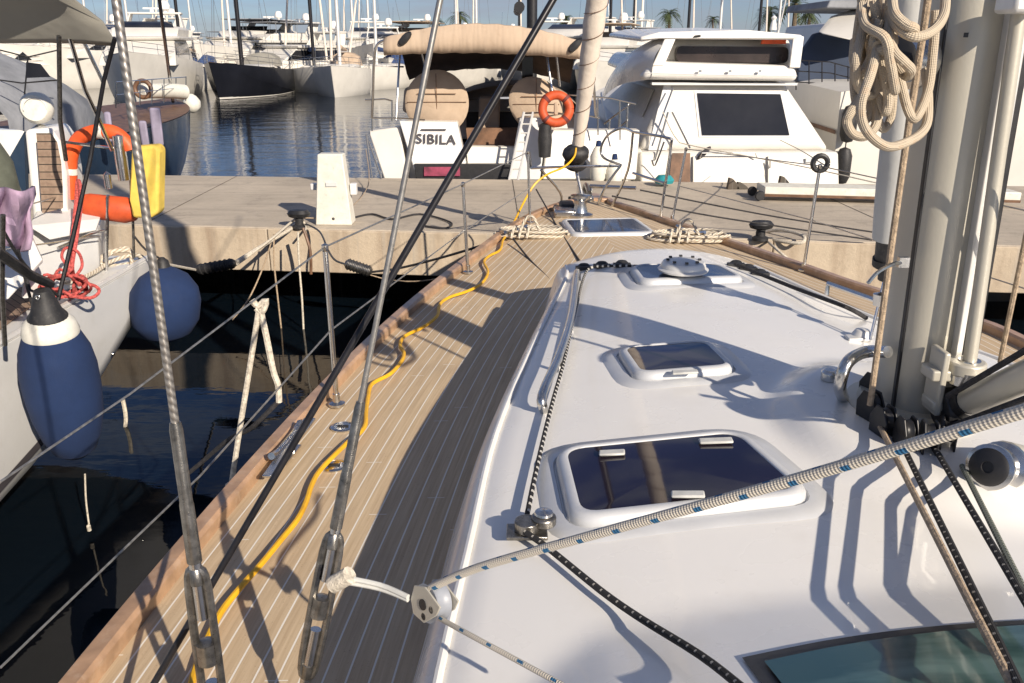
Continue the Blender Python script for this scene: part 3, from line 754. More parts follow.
for pxs in (((566, 268), (583, 262), (604, 266)), ((604, 266), (622, 264), (640, 267)), ((732, 264), (742, 268), (752, 272))):
    pass
# organiser fittings at the roof front corners
for cl in (((584, 268), (602, 266), (622, 265)), ((736, 265), (748, 269), (760, 274))):
    for x, y in cl: obj('deck_organiser', MB().lathe(on(x, y, .0), [(0, 0), (.038, 0), (.038, .014), (.025, .026), (0, .03)], 14).box(on(x, y, .01), (.1, .04, .02)), 'rubber', yacht)
# main sheet with blue flecks and its block
bp = D(431, 602, 1.52)
rope('jib_sheet', 'thick beige rope with blue flecks stretched across the whole coachroof above the large hatch', 'rope', [D(1130, 382, .84), D(1024, 411, .90), D(800, 478, 1.08), D(600, 533, 1.28), D(480, 567, 1.44), bp + V((.0, .0, .035))], .0088, 'sheet', 12, 6)
rope('jib_sheet_tail', 'blue flecked beige rope leaving the underside of the small block towards the lower edge', 'rope', [bp + V((.02, -.01, -.035)), D(470, 635, 1.42), D(520, 662, 1.32), D(590, 700, 1.2)], .0055, 'sheet', 10, 6)
bt = thing('sheet_block', 'grey pulley block at the end of the blue flecked rope, tied to the second shroud', 'block', bp)
ax = V((.72, .62, -.15)).normalized(); obj('sheave', MB().lathe(bp - ax * .012, [(0, 0), (.042, 0), (.034, .010), (.034, .026), (.042, .036), (.03, .037), (.028, .033), (0, .033)], 30, ax), 'greyplastic', bt)
m = MB(); u_ = V((0, .3, 1)).cross(ax).normalized(); w_ = ax.cross(u_)
for s in (-.021, .026):
    m.slab([bp + ax * s + u_ * a + w_ * b for a, b in ((-.06, .01), (-.045, -.012), (.0, -.040), (.038, -.030), (.045, .0), (.03, .034), (-.01, .040))], ax * .004)
obj('block_cheek', m, 'alu', bt, bevel=.001)
obj('cheek_hole', MB().lathe(bp - ax * .023, [(0, 0), (.012, 0), (.012, .002), (0, .003)], 14, ax).lathe(bp - ax * .021 + u_ * -.028 + w_ * -.004, [(0, 0), (.008, 0), (0, .001)], 10, ax).lathe(bp - ax * .021 + w_ * -.026, [(0, 0), (.008, 0), (0, .001)], 10, ax), 'black', bt)
q1 = D(341, 577, 1.60)
st = thing('webbing_strop', 'pale webbing strop linking the small block to the second shroud turnbuckle', 'strop', q1)
obj('strap', MB().tube([q1, D(380, 585, 1.58), D(408, 597, 1.54)], .006, 8, 4).tube([q1 + V((0, 0, -.012)), D(380, 589, 1.58), D(408, 600, 1.54)], .005, 8, 4), 'yellowed', st)
obj('tape_wrap', MB().tube([q1 + V((-.02, .0, -.02)), q1 + V((.022, -.01, .012))], .02, 12), 'ropew', st)
# halyards led aft from the mast foot
def hal(label, p, r, mat): return rope('halyard', label, 'rope', p, r, mat, 8, 0)
hal('tan halyard running aft from the left side of the mast foot', [P(869, 405, 2.08), P(1016, 693, 2.20)], .0085, 'ropet')
hal('black halyard just right of the tan one at the mast foot', [P(900, 440, 2.08), P(1000, 645, 2.17), P(1024, 696, 2.22)], .0085, 'bw2')
hal('second black halyard right of the mast foot beneath the winch', [P(930, 440, 2.08), P(1060, 660, 2.17)], .0085, 'bw2')
hal('grey green speckled halyard closest to the winch', [P(962, 466, 2.08), P(1060, 662, 2.17)], .0075, 'speck')
hal('thin tan halyard standing clear to the right of the mast', [D(1050, 120, 2.2), D(1000, 362, 2.45)], .0075, 'ropet')
hal('brown halyard lying against the left face of the mast', [D(870, 405, 2.44), D(893, 235, 2.42), D(905, 150, 2.40), D(925, 20, 2.36), D(936, -60, 2.3)], .010, 'ropet')
# coiled halyard hanging on the mast
coil = MB(); cy = 2.12
def loopc(pts, r=.0115): coil.tube([D(*p) for p in pts], r, 9, 7)
loopc([(884, -10, 2.2), (882, 25, 2.12), (872, 70, 2.06), (861, 105, 2.04), (866, 130, 2.04), (885, 146, 2.05), (905, 143, 2.08), (925, 128, 2.14), (928, 100, 2.2), (925, 70, 2.25)])
loopc([(870, -10, 2.18), (863, 30, 2.14), (856, 60, 2.1), (858, 85, 2.12), (872, 95, 2.15), (880, 70, 2.14), (878, 30, 2.12), (874, 0, 2.12)])
loopc([(862, 5, 2.15), (866, 25, 2.1), (885, 38, 2.05), (890, 60, 2.05), (895, 90, 2.07), (893, 80, 2.1), (884, 50, 2.14), (886, 10, 2.16)])
loopc([(892, -10, 2.1), (894, 12, 2.05), (905, 24, 2.03), (914, 28, 2.03), (912, 32, 2.06), (898, 26, 2.09), (888, 5, 2.1)])
loopc([(946, -10, 2.15), (944, 14, 2.1), (934, 30, 2.05), (918, 37, 2.03), (905, 33, 2.04), (896, 24, 2.06), (890, 10, 2.1)])
loopc([(868, 85, 2.16), (852, 110, 2.14), (847, 122, 2.14), (853, 134, 2.14), (866, 136, 2.14), (876, 124, 2.15), (876, 105, 2.17), (868, 92, 2.18)])
loopc([(860, -10, 2.2), (867, 20, 2.18), (877, 28, 2.12), (882, 60, 2.1), (888, 95, 2.12), (886, 112, 2.13), (881, 100, 2.15), (872, 60, 2.17), (866, 10, 2.2)])
loopc([(890, 0, 2.14), (889, 30, 2.08), (893, 50, 2.05), (904, 62, 2.05), (911, 70, 2.08), (906, 76, 2.12), (896, 60, 2.14), (888, 30, 2.15)])
loopc([(855, 40, 2.2), (854, 60, 2.17), (860, 74, 2.13), (870, 60, 2.12), (874, 40, 2.1), (880, 20, 2.1)])
loopc([(880, 0, 2.2), (888, 40, 2.18), (900, 80, 2.16), (908, 110, 2.16), (916, 118, 2.16), (928, 90, 2.2), (933, 50, 2.22), (936, 10, 2.22)], .0115)
loopc([(876, 40, 2.12), (880, 50, 2.08), (890, 46, 2.06), (892, 38, 2.08), (884, 32, 2.1), (876, 36, 2.12), (878, 46, 2.08)], .0135)
rq = random.Random(11)
for k in range(7):
    x0 = 862 + rq.uniform(0, 22); lo = 80 + rq.uniform(0, 50); wd = 10 + rq.uniform(0, 14); yy_ = 2.2 + rq.uniform(-.03, .06)
    loopc([(x0, -10, yy_), (x0 - wd * .4, lo * .35, yy_), (x0 - wd * .5, lo * .75, yy_), (x0 - wd * .1, lo, yy_ - .01), (x0 + wd * .4, lo * .9, yy_), (x0 + wd * .5, lo * .55, yy_), (x0 + wd * .2, lo * .2, yy_ + .01), (x0 + 4, -10, yy_)], .0105)
tag(obj('halyard_coil', coil, 'ropecoil'), 'thick beige rope coiled in loose loops hanging on the left of the mast', 'rope coil')
# coiled mooring warps on the two bow cleats
def warp(c, R, label, n=5, dirx=1):
    m = MB(); pts = []; q = random.Random(int(c.x * 100))
    for k in range(n * 14):
        a = k / 14 * 2 * math.pi; t_ = k // 14; rr = R * (1 - .09 * (t_ % 4) + .10 * math.sin(k * .31 + 1))
        pts.append(c + V((rr * math.cos(a) * 1.5 + .05 * math.sin(k * .21), rr * math.sin(a) * .75, .014 + .012 * t_ + .006 * math.sin(k * .8))))
    m.tube(pts, .013, 7, 2)
    m.tube([c + V((-R * .6, 0, .05)), c + V((-R * .3, .02, .16)), c + V((0, 0, .17)), c + V((R * .3, -.05, .05))], .014, 7, 4)
    for k in range(3): m.tube([c + V((-R + .34 * R * k, -R * .95, .02)), c + V((-R + .34 * R * k + .03, -R * .6, .11)), c + V((-R + .34 * R * k + .05, -R * .1, .04))], .012, 6, 3)
    tag(obj('mooring_rope', m, 'rope3'), label, 'rope coil', 'coiled white warps at the bow cleats')
warp(P(533, 236, DK + .02), .2, 'white rope coiled on the port bow deck beside the foredeck hatch')
warp(P(690, 240, DK + .02), .22, 'white rope coiled on the starboard bow deck against the toe rail')
rope('dock_line', 'thin dark rope crossing the foredeck left of the hatch to the coachroof corner', 'rope', [P(536, 189, DK + .25), P(545, 205, DK + .1), P(558, 228, DK + .02), P(583, 266, DK + .04)], .008, 'ropeb')
rope('dock_line', 'short dark rope on the deck from the port bow cleat', 'rope', [P(514, 240, DK + .06), P(530, 260, DK + .02), P(550, 280, DK + .015), P(556, 290, DK + .015)], .008, 'ropeb')
# white fork-shaped fender line
k0 = D(259, 303, 2.95 + .5)
m = MB(); yy = 3.45
m.tube([D(252, 300, yy), D(258, 306, yy), D(266, 300, yy), D(262, 312, yy), D(256, 308, yy)], .014, 8, 3)
m.tube([D(259, 308, yy), D(254, 340, yy), D(246, 390, yy), D(238, 440, yy), D(231, 487, yy)], .0125, 8, 3)
m.tube([D(260, 308, yy), D(266, 335, yy), D(273, 370, yy), D(278, 385, yy), D(279, 402, yy)], .014, 8, 3)
m.lathe(D(231, 487, yy), [(0, -.02), (.025, -.015), (.025, .015), (0, .02)], 10)
tag(obj('fender_rope', m, 'ropew'), 'white rope forked in two, tied over the guard wire beside the near port stanchion', 'rope')
rope('fender_rope', 'black line sagging over the port side below the white forked rope', 'rope', [D(278, 402, 3.45), D(262, 418, 3.45), D(248, 430, 3.5), D(228, 440, 3.6), D(202, 462, 3.7), D(180, 480, 3.75)], .011, 'ropeb')

# ================================================================== BOAT BUILDING KIT (local axes: stern y=0, bow +y, waterline z=0)
def hull_parts(root, L, B, fa, fb, tw=.75, rake=1.0, mat='gelfar', deckmat='gelfar', stripe=None, flare=.0, trake=.25, rail=True, railmat='steel'):
    def w(t):
        if t < .45: return B / 2 * (tw + (1 - tw) * math.sin(math.pi / 2 * t / .45))
        return B / 2 * max(0.012, 1 - ((t - .45) / .55) ** 2.3)
    zs = lambda t: fa + (fb - fa) * t ** 1.6
    NT = 22; rings = []; ts_ = [i / NT for i in range(NT + 1)]
    for t in ts_:
        z0 = zs(t); k = max(0, (t - .5) * 2); pts = []
        for s in (-1, 1):
            sec = [(1, z0), (1 - .04 * k - flare * k * .5, z0 * .62), (.97 - .2 * k - flare * k, z0 * .25), (.9 - .3 * k, .0), (.75 - .4 * k, -.3), (.08, -.6)]
            p = []
            for f, z in sec:
                y = t * L - (1 - z / zs(1)) * rake * k ** 1.5
                if t == 0: y += trake * (z / fa)
                p.append(V((s * w(t) * f, y, z)))
            pts += p if s < 0 else p[::-1]
        rings.append(pts)
    h = obj('hull', MB().loft(rings), mat, root, world=False, ang=50)
    rows = [[V((-w(t) * .985, t * L + (trake if t == 0 else 0), zs(t) + .012)), V((0, t * L + (trake if t == 0 else 0), zs(t) + .05)), V((w(t) * .985, t * L + (trake if t == 0 else 0), zs(t) + .012))] for t in ts_]
    obj('deck', MB().grid(rows), deckmat, root, world=False)
    if stripe:
        m = MB()
        for s in (-1, 1):
            rr = []
            for t in ts_:
                k = max(0, (t - .5) * 2); z0 = zs(t); r = []
                for zf in stripe[1]:
                    z = zf if zf < .3 else z0 * zf
                    f = 1 - (.04 * k + flare * k * .5) * (1 - zf) * 2.6 if zf >= .5 else .905 - .3 * k * (1 - z / max(z0 * .25, .01) * .33)
                    y = t * L - (1 - z / zs(1)) * rake * k ** 1.5
                    r.append(V((s * (w(t) * f + .012), y, z)))
                rr.append(r)
            m.grid(rr)
        obj('hull_stripe', m, stripe[0], root, world=False)
    if rail:
        m = MB()
        for s in (-1, 1):
            tt = [.1, .25, .4, .55, .7, .85, .97]
            for hh in (.6, .32): m.tube([V((s * w(t) * .95, t * L - .05, zs(t) + hh)) for t in tt] + ([V((0, L, zs(1) + hh))] if hh > .5 else []), .015, 6)
            for t in tt: m.tube([V((s * w(t) * .95, t * L - .05, zs(t))), V((s * w(t) * .95, t * L - .05, zs(t) + .6))], .014, 6)
        obj('guard_rail', m, railmat, root, world=False)
    return w, zs
def loftbox(levels):   # levels: (x0,x1,y0,y1,z)
    m = MB(); rings = []
    for x0, x1, y0, y1, z in levels: rings.append([V((x0, y0, z)), V((x1, y0, z)), V((x1, y1, z)), V((x0, y1, z))])
    return m.loft(rings)
def sail_boat(label, loc, rz, L=11, B=3.6, fa=1.1, fb=1.5, mat='gelfar', mastmat='alulite', group=None, mh=15, cover='canvas', dodger='canvas', name='sailing_boat', jib=True, stripe=None, rail=True, deckmat='gelfar', mr=.09, lean=0):
    r = thing(name, label, 'sailing boat', loc, math.radians(rz), group)
    w, zs = hull_parts(r, L, B, fa, fb, .7, 1.0, mat, deckmat, stripe, rail=rail)
    cab = obj('cabin_top', loftbox([(-B * .3, B * .3, L * .28, L * .72, fa + .02), (-B * .27, B * .27, L * .29, L * .68, fa + .38), (-B * .2, B * .2, L * .3, L * .63, fa + .45)]), 'gelfar', r, world=False, bevel=.05)
    obj('cabin_window', MB().box((-B * .292, L * .47, fa + .2), (.03, L * .25, .14)), 'dglass', cab, world=False)
    obj('cabin_window', MB().box((B * .292, L * .47, fa + .2), (.03, L * .25, .14)), 'dglass', cab, world=False)
    my = L * .57
    mt = V((lean, my - .3, mh))
    ms = obj('mast', MB().tube([V((0, my, fa + .3)), mt], [mr, mr * .8], 10), mastmat, r, world=False)
    for f in (.45, .72):
        c = V((0, my, fa)) * (1 - f) + mt * f
        obj('spreader', MB().tube([c + V((-B * .28 * (1.1 - f * .4), -.15, .05)), c, c + V((B * .28 * (1.1 - f * .4), -.15, .05))], .03, 6), mastmat, ms, world=False)
    m = MB()
    for s in (-1, 1): m.tube([V((s * B * .45, my - .1, fa)), V((s * B * .25, my - .2, fa + (mh - fa) * .45)), mt], .012, 5)
    m.tube([V((0, .2, fa)), mt], .012, 5)
    obj('rigging', m, 'wire', r, world=False)
    if jib: obj('furled_jib', MB().tube([V((0, L * .96, fb + .3)), mt * .95 + V((0, L * .03, 0))], [.09, .05], 8), 'sail', r, world=False)
    else: obj('forestay', MB().tube([V((0, L * .96, fb + .1)), mt], .012, 5), 'wire', r, world=False)
    if cover:
        obj('boom', MB().tube([V((0, my - .1, fa + 1.3)), V((0, my - L * .38, fa + 1.25))], .07, 8), mastmat, r, world=False)
        obj('sail_cover', MB().tube([V((0, my - .05, fa + 1.6)), V((0, my - L * .1, fa + 1.5)), V((0, my - L * .37, fa + 1.38))], [.2, .17, .1], 10), cover, r, world=False)
    if dodger:
        rows = []
        for i in range(7):
            a = i / 6 * math.pi; rows.append([V((-math.cos(a) * B * .3, L * .28 - .9, fa + .3 + math.sin(a) ** .6 * .95)), V((-math.cos(a) * B * .3, L * .28, fa + .3 + math.sin(a) ** .6 * .9)), V((-math.cos(a) * B * .28, L * .28 + .6, fa + .35 + math.sin(a) * .1))])
        obj('sprayhood', MB().grid(rows), dodger, r, world=False)
    return r
def motor_boat(label, loc, rz, L=14, B=4.4, fa=1.3, fb=2.1, group=None, mat='gelfar', name='motor_yacht', fly=True, arch=True, glassmat='dglass', canopy=None, s=1.0, dome=True):
    r = thing(name, label, 'motor yacht', loc, math.radians(rz), group)
    w, zs = hull_parts(r, L, B, fa, fb, .9, 1.6, mat, 'gelfar', None, flare=.12, trake=-.2)
    z1 = fa + .1; b = B * .40
    sp = obj('saloon', loftbox([(-b, b, L * .2, L * .80, z1), (-b * .97, b * .97, L * .2, L * .76, z1 + .55), (-b * .86, b * .86, L * .22, L * .62, z1 + 1.45), (-b * .8, b * .8, L * .22, L * .6, z1 + 1.5)]), mat, r, world=False, bevel=.06)
    obj('side_window', loftbox([(-b * .985, b * .985, L * .24, L * .73, z1 + .6), (-b * .895, b * .895, L * .26, L * .64, z1 + 1.3)]), glassmat, sp, world=False)
    obj('roof_edge', loftbox([(-b * 1.0, b * 1.0, L * .12, L * .63, z1 + 1.46), (-b * 1.02, b * 1.02, L * .1, L * .64, z1 + 1.62), (-b * .95, b * .95, L * .11, L * .60, z1 + 1.68)]), mat, sp, world=False, bevel=.03)
    if fly:
        f = obj('flybridge', loftbox([(-b * .9, b * .9, L * .16, L * .56, z1 + 1.66), (-b * .93, b * .93, L * .15, L * .52, z1 + 2.15), (-b * .85, b * .85, L * .17, L * .45, z1 + 2.3)]), mat, r, world=False, bevel=.05)
        obj('windscreen', MB().slab([V((-b * .8, L * .5, z1 + 2.1)), V((b * .8, L * .5, z1 + 2.1)), V((b * .7, L * .45, z1 + 2.6)), V((-b * .7, L * .45, z1 + 2.6))], (0, -.03, 0)), glassmat, f, world=False)
    top = z1 + (2.2 if fly else 1.6)
    if arch:
        m = MB()
        for sx in (-1, 1): m.slab([V((sx * b * .9, L * .2, top - .3)), V((sx * b * .9, L * .29, top - .3)), V((sx * b * .75, L * .22, top + 1.0)), V((sx * b * .75, L * .15, top + 1.0))], (-sx * .1, 0, 0))
        m.box((0, L * .185, top + 1.03), (b * 1.6, L * .07, .12))
        a = obj('radar_arch', m, mat, r, world=False, bevel=.03)
        obj('aerial', MB().tube([V((b * .5, L * .19, top + 1)), V((b * .5, L * .17, top + 3.2))], .015, 5), 'steel', a, world=False)
        if dome: obj('satellite_dome', MB().lathe((-b * .3, L * .185, top + 1.05), [(0, 0), (.12, 0), (.12, .15), (.33, .25), (.36, .5), (.25, .78), (0, .86)], 16), 'gel', a, world=False)
        obj('radar_scanner', MB().box((b * .1, L * .185, top + 1.35), (1.1, .12, .1)).lathe((b * .1, L * .185, top + 1.1), [(0, 0), (.15, 0), (.12, .2), (0, .2)], 12), 'gel', a, world=False)
    if canopy:
        m = MB().slab([V((-b, L * .14, top + .9)), V((b, L * .14, top + .9)), V((b * .9, L * .5, top + .95)), V((-b * .9, L * .5, top + .95))], (0, 0, .08))
        cp_ = obj('canopy', m, canopy, r, world=False, bevel=.03)
        for sx in (-1, 1):
            for yy in (.16, .48): obj('canopy_pole', MB().tube([V((sx * b * .9, L * yy, top - .3)), V((sx * b * .9, L * yy, top + .9))], .03, 6), 'steel', cp_, world=False)
    return r
def W0(px, py):            # a water-level point under a pixel, for placing a boat
    return P(px, py, 0)
# ------------------------------------------------------------------ mid distance boats across the basin
def place(px, y, z=0):
    p = D(px, 98, y); return V((p.x, y, z))
sail_boat('dark hulled sloop with a white boot stripe and dark mast moored across the basin', place(280, 67), 176, L=12.5, B=4.3, fa=1.55, fb=2.25, mat='blackhull', mastmat='blackrod', mh=22, cover=None, dodger='canvasd', jib=False, stripe=('gelfar', (.03, .14)), mr=.15, deckmat='brown')
sail_boat('white sailing boat with a beige sprayhood beside the dark sloop across the basin', place(352, 68), 184, L=11, B=3.9, fa=1.55, fb=2.0, mat='gelfar', mastmat='alulite', mh=19, cover='canvas', dodger='canvas', jib=True, mr=.13)
motor_boat('large white motor yacht with dark saloon windows left of the dark sloop', place(172, 66), 194, L=17, B=5.4, fa=2.0, fb=2.9, dome=True)
motor_boat('white motor yacht with a grey flat canopy behind the dark sloop', place(330, 88), 150, L=18, B=5.6, fa=1.9, fb=2.8, canopy='tent', fly=True)
motor_boat('white motor yacht half hidden behind the first forward shroud', place(150, 84), 140, L=15, B=5, fa=1.7, fb=2.5)
sail_boat('white ketch with bare pale masts standing between the white yacht and the dark sloop', place(234, 90), 170, L=12, B=3.8, fa=1.5, fb=1.9, mh=22, dodger=None, cover='bluecloth')
sail_boat('sailing boat with a black mast behind the white sailing boat with the beige sprayhood', place(352, 80), 165, L=12, B=4, fa=1.5, fb=1.9, mastmat='blackrod', mh=22, mr=.14, dodger='bluecloth')
# far row along the breakwater
rowg = 'far boats moored along the breakwater'
far = [
 ('m', 415, 96, 160, 'far white motor yacht seen through the left side of the beige bimini'),
 ('s', 370, 105, 175, 'far sailing boat whose pale mast stands left of the beige bimini'),
 ('s', 388, 112, 170, 'far sailing boat with the tallest mast left of the beige bimini'),
 ('m', 455, 104, 200, 'far white motor yacht seen through the middle of the beige bimini'),
 ('s', 482, 100, 178, 'far sailing boat with a pale mast rising above the beige bimini'),
 ('s', 517, 96, 182, 'far sailing boat with a dark mast rising above the beige bimini'),
 ('m', 520, 110, 150, 'far white motor yacht seen under the right half of the beige bimini'),
 ('m', 600, 90, 205, 'far white motor yacht right of the furled foresail'),
 ('s', 640, 118, 170, 'far sailing boat behind the flybridge yacht with a thin mast'),
 ('s', 676, 92, 176, 'far sailing boat whose dark mast stands left above the flybridge'),
 ('m', 650, 112, 160, 'far white motor yacht with a radar arch left of the flybridge'),
 ('s', 697, 98, 184, 'far sailing boat whose pale mast rises above the flybridge roof'),
 ('s', 742, 95, 175, 'far sailing boat whose dark mast stands right above the flybridge'),
 ('s', 757, 108, 178, 'far sailing boat with a thin mast between the palms on the right'),
 ('m', 270, 112, 145, 'far white motor yacht on the skyline behind the dark sloop'),
 ('m', 215, 120, 150, 'far white motor yacht on the skyline left of the dark sloop'),
 ('s', 170, 100, 172, 'far sailing boat whose mast stands above the white motor yacht on the left'),
 ('s', 196, 116, 176, 'far sailing boat with a thin mast left of the satellite dome'),
 ('m', 345, 124, 160, 'far white motor yacht on the skyline behind the white sailing boat'),
 ('m', 560, 122, 170, 'far white motor yacht behind the top of the beige bimini on the right'),
 ('s', 132, 108, 174, 'far sailing boat with a thin mast behind the leftmost shroud'),
 ('m', 720, 120, 150, 'far white motor yacht behind the flybridge window'),
]
for i, (k, px, y, rz, lab) in enumerate(far):
    rr = random.Random(i * 5 + 3)
    if k == 's':
        sail_boat(lab, place(px, y), rz, L=rr.uniform(10, 13), B=3.7, fa=1.35, fb=1.75, mh=rr.uniform(16, 22), mastmat='blackrod' if 'dark mast' in lab else 'alulite', cover=rr.choice(['bluecloth', 'canvas', 'tent']), dodger=rr.choice(['bluecloth', 'canvas', None]), mr=.15, group=rowg, rail=False, mat=rr.choice(['gelfar', 'gelfar', 'navy']))
    else:
        motor_boat(lab, place(px, y), rz, L=rr.uniform(13, 17), B=4.8, fa=1.5, fb=2.4, group=rowg, fly=rr.random() < .7, canopy=rr.choice([None, None, 'tent']))
extra = [
 ('m', 352, 74, 150, 'mid distance white motor yacht behind the sprayhood of the white sailing boat'),
 ('s', 300, 72, 205, 'mid distance sailing boat just right of the dark sloop'),
 ('s', 412, 78, 165, 'mid distance sailing boat beside the left pole of the beige bimini'),
 ('m', 385, 88, 190, 'mid distance white motor yacht left of the left bimini pole'),
 ('s', 246, 84, 190, 'mid distance sailing boat behind the bow of the dark sloop'),
 ('m', 476, 84, 170, 'mid distance white motor yacht seen beneath the beige bimini'),
 ('s', 590, 80, 190, 'mid distance sailing boat hidden behind the furled foresail'),
 ('m', 618, 74, 165, 'mid distance white motor yacht right of the furled foresail'),
 ('s', 628, 96, 175, 'mid distance sailing boat left of the forward fairing of the flybridge yacht'),
 ('m', 640, 100, 195, 'mid distance white motor yacht beyond the bow of the flybridge yacht'),
 ('s', 95, 90, 180, 'mid distance sailing boat behind the grey tarpaulin'),
 ('m', 110, 76, 160, 'mid distance white motor yacht behind the grey tarpaulin'),
 ('s', 218, 74, 176, 'mid distance sailing boat right of the satellite dome'),
 ('s', 455, 92, 186, 'mid distance sailing boat seen past the left wheel cover'),
]
for i, (k, px, y, rz, lab) in enumerate(extra):
    rr = random.Random(i * 7 + 1)
    if k == 's': sail_boat(lab, place(px, y), rz, L=rr.uniform(10, 13), B=3.8, fa=1.4, fb=1.9, mh=rr.uniform(15, 22), mastmat=rr.choice(['blackrod', 'alulite', 'alulite']), cover=rr.choice(['bluecloth', 'canvas', 'tent']), dodger=rr.choice(['bluecloth', 'canvas', 'tent']), mr=.13, group='boats moored in the middle of the basin', mat=rr.choice(['gelfar', 'navy', 'blackhull']))
    else: motor_boat(lab, place(px, y), rz, L=rr.uniform(12, 15), B=4.6, fa=1.5, fb=2.3, group='boats moored in the middle of the basin', fly=rr.random() < .6, canopy=rr.choice([None, 'tent', 'canvas']))
big = [(205, 86, 160, 'None', 'tall far motor yacht between the white yacht and the dark sloop'), (292, 92, 175, 'tent', 'tall far motor yacht rising right behind the dark sloop'),
 (372, 98, 190, None, 'tall far motor yacht left of the beige bimini skyline'), (603, 84, 158, None, 'tall far motor yacht just right of the furled foresail skyline'),
 (645, 92, 150, None, 'tall far motor yacht behind the fairing of the flybridge yacht'), (118, 82, 150, None, 'tall far motor yacht over the end of the taupe bimini'),
 (430, 100, 175, 'canvas', 'tall far motor yacht beyond the left helm cover'), (545, 96, 190, None, 'tall far motor yacht beyond the right helm cover')]
for px, y, rz, cp0, lab in big:
    motor_boat(lab, place(px, y), rz, L=22, B=6, fa=2.2, fb=3.4, group='tall motor yachts on the skyline', canopy=cp0 if cp0 in ('tent', 'canvas') else None)
# breakwater behind them
bm = MB(); rr = random.Random(5); rows = []
for i in range(160):
    x = -260 + i * 3.4; rows.append([V((x + rr.uniform(-.8, .8), 132 + rr.uniform(-.7, .7), -.3)), V((x + rr.uniform(-.8, .8), 134 + rr.uniform(-1, 1), 1.2 + rr.uniform(-.3, .3))), V((x + rr.uniform(-.8, .8), 137 + rr.uniform(-1, 1), 2.3 + rr.uniform(-.35, .35))), V((x, 140, 2.5)), V((x, 175, 2.5))])
struct(obj('breakwater', MB().grid(rows) if False else bm.grid(rows), 'stone', smooth=False))
# palms on the breakwater
def palm(px, y, zt, label, s=1.0):
    p = D(px, 40, y); r = thing('palm_tree', label, 'palm tree', (p.x, y, 2.4), 0, 'palms on the far breakwater')
    rr = random.Random(int(px)); h = zt - 2.4
    obj('trunk', MB().tube([V((0, 0, 0)), V((.1, 0, h * .5)), V((rr.uniform(-.3, .3), 0, h))], [.28 * s, .2 * s], 8), 'trunk', r, world=False)
    m = MB(); top = V((0, 0, h))
    for i in range(34):
        a = rr.uniform(0, 6.28); el = rr.uniform(-.5, 1.3); L = rr.uniform(1.7, 2.5) * s; d = V((math.cos(a), math.sin(a), 0)); pts = []
        for k in range(7):
            t = k / 6; pts.append(top + d * L * t * math.cos(el * .8) + V((0, 0, L * (math.sin(el) * t - .75 * t * t))))
        sd = V((-d.y, d.x, 0))
        for k in range(6):
            for sg in (-1, 1):
                for q_ in (0, .5):
                    b = mid(pts[k], pts[k + 1], q_); wv = .45 * s * math.sin(math.pi * (k + q_ + .8) / 7)
                    m.add([b, b + (pts[k + 1] - pts[k]) * .35, b + sd * sg * wv + V((0, 0, -.25 * wv)) + (pts[k + 1] - pts[k]) * .8], [(0, 1, 2)])
    obj('crown', m, 'frond', r, smooth=False, world=False, fixn=False)
for px, y, zt, lab, s in ((459, 140, 7.6, 'palm rising over the middle of the beige bimini', 1.0), (437, 150, 7.0, 'smaller palm left of the one over the bimini middle', .8), (565, 138, 6.9, 'palm just left of the furled foresail above the bimini', 1.1),
    (613, 150, 6.8, 'palm just right of the furled foresail', .9), (668, 138, 7.8, 'broad palm over the left of the flybridge roof', 1.1), (712, 150, 7.4, 'small palm above the middle of the flybridge roof', .8),
    (767, 140, 8.2, 'palm above the right end of the flybridge roof', 1.3), (792, 136, 9.2, 'tallest palm right of the flybridge beneath the black line', 1.5), (806, 142, 8.0, 'palm at the edge of the big right yacht', 1.2)):
    palm(px, y, zt, lab, s)
# ------------------------------------------------------------------ SIBILA, stern to the quay
SB = V((-.35, 15.0, 0))
sib = thing('moored_yacht', 'white sailing yacht stern-to the quay with SIBILA lettered on its transom and a beige bimini', 'sailing yacht', (SB.x, SB.y, 0))
# hull in world coordinates through an inner offset
def inner(nm_root, fn):
    pass
def LW(root): return V(root.location)
w_, zs_ = hull_parts(sib, 13.5, 4.5, 1.35, 1.6, .86, 1.2, 'gelfar', 'brown', None, trake=.1, rail=False)
# raked transom halves with an open walkway
ty = 14.9
def quadslab(pts, th, nm, mat, par, bev=.01, **k): return obj(nm, MB().slab([D(*p) for p in pts], th), mat, par, bevel=bev, **k)
tr = quadslab([(399, 121, 14.9), (457, 122, 14.9), (467, 170, 14.75), (414, 170, 14.75)], (0, .35, 0), 'transom_panel', 'gel', sib, .02)
quadslab([(368, 131, 15.0), (400, 127, 15.0), (409, 186, 14.8), (386, 186, 14.8)], (0, .4, 0), 'quarter_panel', 'gelfar', sib, .03)
quadslab([(466, 146, 15.1), (516, 147, 15.1), (520, 172, 14.9), (468, 170, 14.9)], (0, .2, 0), 'swim_step', 'gelfar', sib, .02)
quadslab([(466, 128, 15.8), (540, 128, 15.8), (538, 148, 15.6), (468, 147, 15.6)], (0, .1, 0), 'cockpit_well', 'brown', sib, .0)
quadslab([(520, 118, 15.0), (548, 118, 15.0), (540, 180, 14.8), (508, 180, 14.8)], (0, .35, 0), 'transom_panel', 'gel2', sib, .02)
quadslab([(548, 130, 15.0), (640, 130, 15.3), (636, 180, 15.0), (542, 180, 14.8)], (0, .35, 0), 'quarter_panel', 'gelfar', sib, .03)
quadslab([(414, 164, 14.7), (512, 164, 14.7), (510, 180, 14.68), (416, 180, 14.68)], (0, .1, 0), 'stern_locker', 'black', sib, .01)
quadslab([(424, 167, 14.66), (460, 167, 14.66), (460, 176, 14.65), (424, 176, 14.65)], (0, .02, 0), 'maroon_plate', 'pink', sib, .0)
